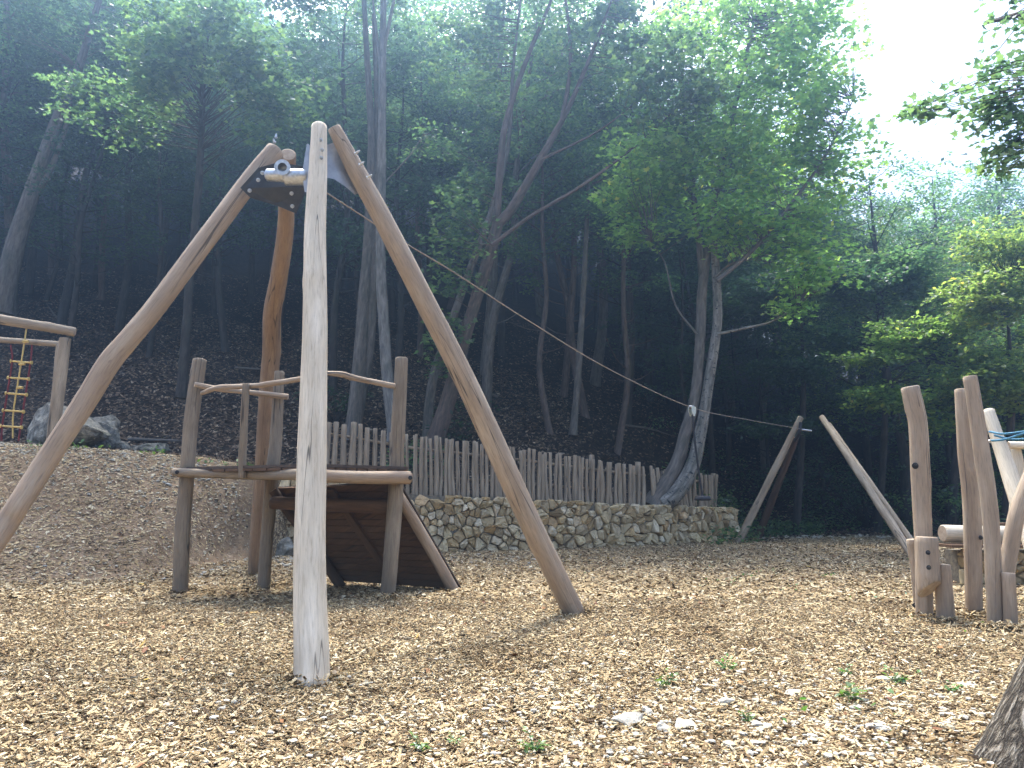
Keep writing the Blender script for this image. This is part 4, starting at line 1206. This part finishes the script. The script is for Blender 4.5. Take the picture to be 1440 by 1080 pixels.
# maple leaning right behind the fence
Yd = 21.0
stem_tree('maple_tree', 'brown leaning maple with long forked limbs rising behind the fence', gp(612, 612),
    [(pl([(606, 640), (628, 570), (655, 470), (688, 360), (700, 315)], Yd), [.27, .22, .19, .17, .16], 'bark_brown'),
     (pl([(700, 315), (722, 290), (765, 215), (800, 150), (838, 60, -.5), (860, 0, -1)], Yd), [.15, .14, .11, .08, .05, .03], 'bark_brown'),
     (pl([(698, 320), (703, 240), (712, 170), (742, 80), (775, 0), (790, -60)], Yd), [.13, .11, .09, .07, .045, .02], 'bark_brown'),
     (pl([(600, 640), (608, 540), (650, 410), (690, 300), (715, 200), (722, 90), (735, -20)], Yd + 1.2), [.16, .14, .12, .09, .07, .05, .03], 'bark'),
     (pl([(790, 170), (802, 90), (795, 0), (780, -60)], Yd), [.07, .06, .045, .02], 'bark_brown'),
     (pl([(692, 345), (745, 305), (820, 260), (900, 200), (975, 130), (1030, 80)], Yd - 1.5), [.06, .05, .045, .035, .02, .01], 'bark_brown'),
     (pl([(760, 225), (840, 185), (900, 140)], Yd - 1), [.04, .03, .01], 'bark_brown')],
    [(at(760, -60, Yd + 1), (3.5, 2.2, 1.3), 80), (at(660, 60, Yd + 1.6), (2.2, 1.2, 1.6), 36), (at(860, 60, Yd + .3), (2.2, 1.2, 1.8), 65),
     (at(640, 330, Yd - 1), (.9, .8, 2.0), 26), (at(625, 470, Yd - .5), (.5, .5, 1.1), 10), (at(940, 120, Yd - 2), (1.5, 1.4, 1.5), 60)],
    'leaf_mid', .165, 18, .6, TPL_MAPLE, 31)
# twin trunk tree in the wall
Ye = 20.9
stem_tree('twin_trunk_tree', 'twin-trunked tree with spotted white bark curving out over the stone wall', gp(945, 716),
    [(pl([(918, 712), (926, 697), (943, 670), (956, 640), (964, 608), (975, 570), (981, 530), (985, 470), (988, 400), (1000, 330), (1012, 260), (1030, 180)], Ye), [.30, .25, .20, .18, .17, .16, .15, .145, .13, .11, .09, .06], 'bark'),
     (pl([(930, 708), (946, 697), (963, 676), (976, 648), (983, 616), (991, 577), (998, 530), (1004, 490), (1009, 440), (1006, 370), (1004, 320), (1015, 230), (1040, 120), (1060, 30)], Ye - .1), [.27, .25, .22, .19, .17, .155, .15, .145, .13, .11, .10, .09, .07, .04], 'bark_white'),
     (pl([(988, 400), (982, 330), (975, 270), (970, 200), (960, 110)], Ye), [.10, .09, .08, .06, .03], 'bark'),
     (pl([(1008, 395), (1060, 350), (1110, 290), (1160, 220), (1200, 140)], Ye - 1), [.07, .06, .05, .035, .015], 'bark'),
     (pl([(1008, 470), (1045, 462), (1085, 452), (1120, 430)], Ye - .6), [.045, .035, .025, .01], 'bark_white'),
     (pl([(980, 470), (950, 430), (935, 370), (915, 340)], Ye - .4), [.035, .03, .02, .01], 'bark'),
     (pl([(1005, 390), (1030, 370), (1060, 365)], Ye - .4), [.04, .03, .01], 'bark')],
    [(at(1000, 215, Ye - .8), (3.0, 1.8, 1.7), 130), (at(1090, 130, Ye - .8), (2.6, 1.8, 1.9), 120), (at(930, 230, Ye - .8), (1.6, 1.6, 1.3), 60),
     (at(1120, 330, Ye - 1), (1.7, 1.2, .9), 50), (at(1110, 435, Ye - .8), (.7, .5, .22), 12), (at(880, 290, Ye), (1.0, 1, .8), 24), (at(1150, 230, Ye - .5), (1.9, 1.5, 1.5), 70),
     (at(1040, 20, Ye), (3.0, 2, 1.5), 100), (at(1150, 40, Ye), (1.6, 1.5, 1.5), 50), (at(1060, 330, Ye - 1.2), (1.5, .9, .6), 34), (at(1010, 300, Ye - 1.4), (1.0, .6, .5), 20), (at(905, 330, Ye - .6), (.8, .7, .5), 16), (at(1150, 390, Ye - 1), (1.0, .8, .4), 20)],
    'leaf_light', .165, 14, .6, TPL_MAPLE, 41)
# pale slender trees in the middle
stem_tree('slender_tree', 'pale grey straight tree rising through the glow behind the tower', gp(548, 585),
    [(pl([(556, 620), (546, 540), (538, 430), (535, 330), (537, 200), (538, 90), (540, -40)], 20.5), [.19, .16, .15, .14, .12, .11, .08], 'bark_pale'),
     (pl([(537, 120), (530, 50), (522, -20)], 20.5), [.05, .045, .03], 'bark_pale'), (pl([(538, 260), (575, 220), (595, 190)], 20.5), [.025, .02, .008], 'bark_pale'), (pl([(538, 80), (550, 20), (560, -30)], 20.5), [.06, .05, .03], 'bark_pale')],
    [(at(540, -60, 20.5), (2.2, 2, 1.6), 45), (at(600, 200, 20.8), (.8, .8, .6), 10)], 'leaf_mid', .16, 22, .5, TPL_RH, 51)
stem_tree('slender_tree', 'grey double-stemmed tree just left of the pale straight one', gp(500, 590),
    [(pl([(495, 620), (505, 520), (512, 420), (518, 330), (522, 200), (515, 60), (510, -40)], 21.5), [.24, .20, .18, .15, .11, .09, .06], 'bark'),
     (pl([(500, 600), (520, 480), (524, 380), (528, 280), (530, 150), (525, 20)], 21.6), [.17, .15, .14, .11, .09, .05], 'bark')],
    [(at(500, -60, 21.5), (2.4, 2, 1.6), 45), (at(405, 0, 22.5), (1.5, 1.2, 1.1), 34)], 'leaf_mid', .16, 22, .5, TPL_RH, 52)
stem_tree('slender_tree', 'dark leaning tree at the far left edge of the wood', gp(4, 430),
    [(pl([(0, 440), (20, 350), (45, 270), (80, 170), (112, 90), (140, 0)], 24), [.32, .28, .25, .18, .14, .09], 'bark'),
     (pl([(35, 300), (70, 240), (95, 170), (105, 90)], 24), [.10, .09, .07, .04], 'bark')],
    [(at(110, 60, 24), (3, 2.4, 2.4), 80)], 'leaf_dark', .17, 24, .55, TPL_RH, 53)
stem_tree('slender_tree', 'slim brown tree on the slope above the left half of the fence', gp(812, 605),
    [(pl([(806, 612), (812, 540), (818, 450), (822, 380), (828, 250)], 24.5), [.13, .11, .10, .09, .06], 'bark')],
    [(at(830, 250, 24.5), (2, 1.8, 1.8), 40)], 'leaf_mid', .16, 22, .5, TPL_RH, 54)
# bright leafy branch tree in the upper left
stem_tree('maple_tree', 'maple with bright sunlit leaf sprays in the upper left of the wood', gp(262, 560),
    [(pl([(255, 560), (262, 460), (268, 380), (280, 250), (285, 120), (280, 0)], 20), [.14, .12, .11, .10, .08, .05], 'bark_dark')],
    [(at(260, 60, 17.5), (2.2, 1.3, 1.6), 75), (at(390, 120, 17.5), (1.4, 1, 1.5), 30), (at(150, 150, 19), (1.8, 1.2, .8), 25)], 'leaf_mid', .15, 26, .5, TPL_MAPLE, 55)
for i, (lab, bx, Yb, cl, lm) in enumerate([
    ('sunlit yellow-green maple showing over the tall paired posts', 1405, 23.5, [(1400, 420, 1.6, .8, 60), (1430, 540, 1.2, .9, 40), (1370, 520, .9, .7, 26), (1440, 340, 1.6, .8, 40)], 'leaf_light'),
    ('bright green layered tree between the bolted post and the paired posts', 1330, 24.5, [(1290, 470, 1.5, .5, 44), (1250, 560, 1.2, .35, 26), (1330, 570, 1.0, .8, 30), (1230, 500, 1.0, .25, 16)], 'leaf_light'),
    ('pale green tree spreading over the far right frame', 1230, 27, [(1215, 400, 2.0, .7, 60), (1150, 480, 1.3, .4, 24), (1280, 380, 1.8, .8, 50)], 'leaf_mid'),
    ('blue-green tree with drooping boughs right of the twin trunk tree', 1115, 26.5, [(1110, 520, 1.4, .4, 26), (1060, 420, 1.6, .7, 36), (1140, 390, 1.6, .7, 40), (1090, 600, 1.2, .3, 14)], 'leaf_dark')]):
    b_ = at(bx, 700, Yb); b_[2] = H(b_[0], b_[1]); t_ = at(bx + 10, 395, Yb - .6)
    stem_tree('broadleaf_tree', lab, b_, [([b_ - [0, 0, .3], (b_ + t_) / 2 + [.2, 0, 0], t_], [.15, .10, .012], 'bark_dark')],
        [(at(px, py, Yb - 1.2), (a_ * 1.15, a_ * .9, c_ * 1.15), int(k_ * 1.35)) for px, py, a_, c_, k_ in cl], lm, .16, 30, .5, TPL_OVAL, 80 + i, flat=.25)
# foreground maple: rough trunk at the right, crown overhead
fb_ = np.array([2.50, 3.80, 0.0]); fb_[2] = H(fb_[0], fb_[1])
stem_tree('maple_tree', 'rough-barked maple close by at the right, its dark crown against the sky', fb_,
    [([fb_ - [0.03, 0, .2], fb_ + [.07, 0, .1], fb_ + [.32, .02, .55], fb_ + [.75, .05, 1.3], fb_ + [1.1, .1, 2.4], fb_ + [1.9, .5, 3.8], fb_ + [2.6, 1.2, 5.2]], [.27, .21, .185, .17, .155, .13, .10], 'furrow'),
     ([fb_ + [1.9, .5, 3.8], fb_ + [2.5, 2.2, 4.6], at(1530, 90, 7.2)], [.07, .045, .02], 'furrow'),
     ([fb_ + [2.6, 1.2, 5.2], fb_ + [2.9, 2.8, 6.0], fb_ + [2.9, 4.0, 6.6]], [.08, .05, .02], 'furrow')],
    [(at(1440, 110, 7.4), (.62, .6, .75), 34), (at(1395, 150, 7.6), (.40, .4, .28), 14), (at(1318, 155, 7.7), (.38, .3, .09), 8), (at(1460, 20, 7.0), (.5, .6, .5), 18), (at(1490, 190, 7.2), (.7, .7, .6), 30), (at(1415, 220, 7.6), (.25, .3, .18), 7)],
    'leaf_mid', .088, 10, .24, TPL_MAPLE, 61, twig=.007, sides=40)

# ------------------------------------------------------------------ low plants
def weed(p, s, seed, label, nl=9):
    rr = np.random.default_rng(seed)
    root = thing('weed', label, 'plant', p, 'small green weeds among the chips')
    mb = MB(); sb = MB()
    for i in range(nl):
        a = rr.uniform(0, 6.28); L = s * rr.uniform(.4, 1); e = np.array(p) + [cos(a) * L * .6, sin(a) * L * .6, L * rr.uniform(.35, 1)]
        tube(sb, [p, (np.array(p) + e) / 2 + [0, 0, L * .1], e], [.0025, .001], 4, .03, caps=False)
        k_ = 3
        cen = np.array([np.array(p) + (e - p) * f for f in (.6, .85, 1.0)])
        leaves(mb, cen, np.array([[cos(a + b_), sin(a + b_), .3] for b_ in (-.9, .9, 0)]), rr.normal(0, .3, (3, 3)) + [0, 0, 1], np.full(3, s * .35), TPL_OVAL)
    child(sb.build('stem', M['leaf_dry'], lc=False), root); child(mb.build('leaf_rosette', M['leaf_dry'], smooth=False, lc=False), root)
for i, (px, py, s, lab) in enumerate([(940, 968, .13, 'upright small weed in the middle foreground above the largest stone'), (1020, 944, .11, 'low spreading weed right of the upright small weed'),
    (1195, 990, .16, 'bright broad-leaved weed in the right foreground'), (1258, 962, .12, 'grassy weed touching the white stone before the right posts'),
    (752, 1060, .12, 'bushy weed at the bottom edge in the middle'), (592, 1060, .10, 'pale weed at the bottom edge right of the front leg'),
    (1052, 1018, .08, 'tiny yellowish weed low in the right middle foreground'), (1190, 950, .08, 'tiny weed behind the bright broad-leaved one'),
    (1340, 975, .08, 'tiny dark weed near the thin flat stone'), (640, 1050, .06, 'smallest weed sprout at the bottom near the middle')]):
    weed(gp(px, py), s, 500 + i, lab)

def ground_cover(x, y, size, mat, name, tpl=TPL_OVAL, zmax=.3):
    n_ = len(x); z = H(x, y) + R.random(n_) ** 1.5 * zmax
    mb = MB(); leaves(mb, np.stack([x, y, z], -1), R.normal(0, 1, (n_, 3)) * [1, 1, .4], R.normal(0, .5, (n_, 3)) + [0, 0, 1], size * R.uniform(.6, 1.3, n_), tpl)
    o = mb.build(name, mat, smooth=False, lc=False); o['kind'] = 'stuff'; return o
x = R.uniform(5, 30, 30000); y = crest_y(x) + R.uniform(-1.5, 7, 30000)
dn = wig(x, y, .9, 2.) + .2 * wig(x, y, 3.3); k = dn > -.05 + .15 * R.normal(size=len(x))
ground_cover(x[k], y[k], .13, M['leaf_mid'], 'ground_cover', zmax=.45)
x = R.normal(-8.2, 2.6, 900); y = crest_y(x) - R.uniform(.1, .9, 900)
k = wig(x, y, 2.3, 1.) > .25; ground_cover(x[k], y[k], .09, M['leaf_dry'], 'ground_cover', zmax=.12)
x = np.r_[R.normal(4.2, 1.1, 500), R.normal(9.5, 1.5, 500), R.normal(2.4, 1, 120)]; y = np.r_[R.normal(11.5, 1.2, 500), R.normal(14, 1.2, 500), R.normal(4.2, .7, 120)]
k = (wig(x, y, 2.0, .5) > .25) & (y > 2.7); ground_cover(x[k], y[k], .05, M['leaf_dry'], 'grass', zmax=.04)

def bush(p, rad, n_, seed, label, leafm='leaf_mid', ls=.15):
    rr = np.random.default_rng(seed)
    root = thing('bush', label, 'bush', p, 'low bushes at the edge of the wood'); tb, cb = MB(), MB(); cent = []
    for i in range(n_):
        a = rr.uniform(0, 6.28); f = rr.random() ** .5
        e = np.array(p) + [cos(a) * rad[0] * f, sin(a) * rad[0] * f, rad[1] * rr.uniform(.3, 1)]
        tube(tb, [p, (np.array(p) + e) / 2 + rr.normal(0, .1, 3), e], [.02, .004], 4, .3, caps=False); cent.append(e)
    clumps(cb, np.array(cent), 16, .32, .5, ls, TPL_OVAL, rr)
    child(tb.build('stem', M['bark_dark']), root); child(cb.build('crown', M[leafm], smooth=False, lc=False), root)
for i, (px, Y, rad, n_, lab, lm) in enumerate([(590, 20, (.9, 1.3), 22, 'pale broad-leaved bush behind the fence between the tree trunks', 'leaf_mid'),
        (640, 22, (1.1, 1.6), 20, 'dark bush behind the leaning maple trunk', 'leaf_dark'), (470, 22.5, (1.0, 1.2), 18, 'dark bush behind the leaning pickets', 'leaf_dark'),
        (1210, 29, (2.2, 2.4), 50, 'dark bush between the two far log frames and the posts', 'leaf_dark'), (1330, 24, (1.8, 1.6), 45, 'bush behind the horizontal log at the right', 'leaf_mid'),
        (1080, 29, (2.4, 1.8), 45, 'dark low bush behind the far grey log frame', 'leaf_dark'), (1430, 25, (2, 2.8), 50, 'tall bush at the right edge behind the leaning logs', 'leaf_mid')]):
    p = at(px, 600, Y); p[2] = H(p[0], p[1]); bush(p, rad, n_, 700 + i, lab, lm)

feet = [(gp(437, 957), .13), (gp(806, 861), .12), (gp(254, 832), .11), (gp(372, 826), .10), (gp(545, 843), .11), (gp(360, 808), .13), (gp(1299, 866), .10), (gp(1330, 876), .10), (gp(1370, 867), .11), (gp(1399, 887), .10), (gp(1420, 887), .09), (gp(1040, 762), .12), (gp(1064, 760), .12)]
xs_, ys_, zs_ = [], [], []
for p, r_ in feet:
    k_ = 420; a = R.uniform(0, 2 * pi, k_); d_ = r_ * .8 + R.exponential(.055, k_)
    xs_.append(p[0] + np.cos(a) * d_); ys_.append(p[1] + np.sin(a) * d_)
x = np.concatenate(xs_); y = np.concatenate(ys_); n_ = len(x)
Lc = R.gamma(3, .011, n_) + .012
flakes(n_, x, y, Lc, Lc * R.uniform(.2, .6, n_), R.uniform(.002, .006, n_), M['chip'], 'wood_chips', zs=.055, tilt=.6)
x = R.uniform(-10, 12, 900); y = 3 + 18 * R.random(900) ** 1.2; k = (y < crest_y(x) - .4) & (wig(x, y, .8, 3.) > -.15); x, y = x[k], y[k]
M['brown_leaf'] = island_mat('brown_leaves', [(0, (.10, .035, .018)), (.4, (.19, .085, .035)), (.8, (.26, .14, .05)), (1, (.45, .33, .07))], .7, 50, .3)
flakes(len(x), x, y, R.uniform(.04, .09, len(x)), R.uniform(.025, .055, len(x)), None, M['brown_leaf'], 'fallen_leaves', boxy=False, tilt=.35, zoff=.02)
for i, (px, py, L, a, lab) in enumerate([(880, 600, 2.2, .5, 'pale fallen branch on the dark slope behind the far half of the fence'), (95, 470, 3.0, 2.4, 'long fallen branch on the slope above the left boulder'),
        (330, 520, 1.8, .2, 'short fallen branch on the slope seen above the platform deck'), (700, 560, 2.0, 2.8, 'fallen branch on the slope right of the leaning maple'), (180, 620, 1.6, .1, 'stick lying at the slope foot by the pale slab rock')]):
    g = gp(px, py); e = g + [cos(a) * L, sin(a) * L, 0]; e[2] = H(e[0], e[1]) + .12; m_ = (g + e) / 2; m_[2] = H(m_[0], m_[1]) + .10; g[2] += .04
    mb = MB(); tube(mb, [g, m_, e], [.05, .04, .015], 8, .15, .1, seed=i, capmat=0)
    tube(mb, [m_, m_ + [cos(a + .7) * .5, sin(a + .7) * .5, .25]], [.02, .006], 6, .2)
    tag(mb.build('fallen_branch', M['bark']), lab, 'branch')

# tell trees of one place apart, left to right
ORD = ['leftmost', 'second from left', 'third from left', 'fourth from left', 'fifth from left', 'sixth from left', 'seventh from left', 'eighth from left', 'ninth from left']
byl = {}
for o in list(C.objects):
    if o.type == 'EMPTY' and o.get('category') == 'tree' and ('low slope' in o['label'] or 'mid slope' in o['label']):
        byl.setdefault(o['label'], []).append(o)
for lab, os_ in byl.items():
    if not (2 <= len(os_) <= 9): continue
    os_.sort(key=lambda o: o.location.x / o.location.y)
    for k_, o in enumerate(os_):
        w_ = 'rightmost' if k_ == len(os_) - 1 else ORD[k_]
        o['label'] = w_ + ' of the ' + lab.replace('tree ', 'trees ', 1)

# ------------------------------------------------------------------ haze
HAZE = True
if HAZE:
    mb = MB(); box_axes(mb, (5, 40, 26), (250, 0, 0), (0, 130, 0), (0, 0, 55.3))
    m, n, out = newmat('haze')
    pv = N(n, 'ShaderNodeVolumePrincipled'); pv.inputs['Color'].default_value = (.36, .60, 1.0, 1)
    pv.inputs['Density'].default_value = .0062; pv.inputs['Anisotropy'].default_value = .86
    n.links.new(pv.outputs[0], out.inputs['Volume'])
    o = mb.build('haze', m, smooth=False, lc=False); o['kind'] = 'stuff'
    o.visible_shadow = True
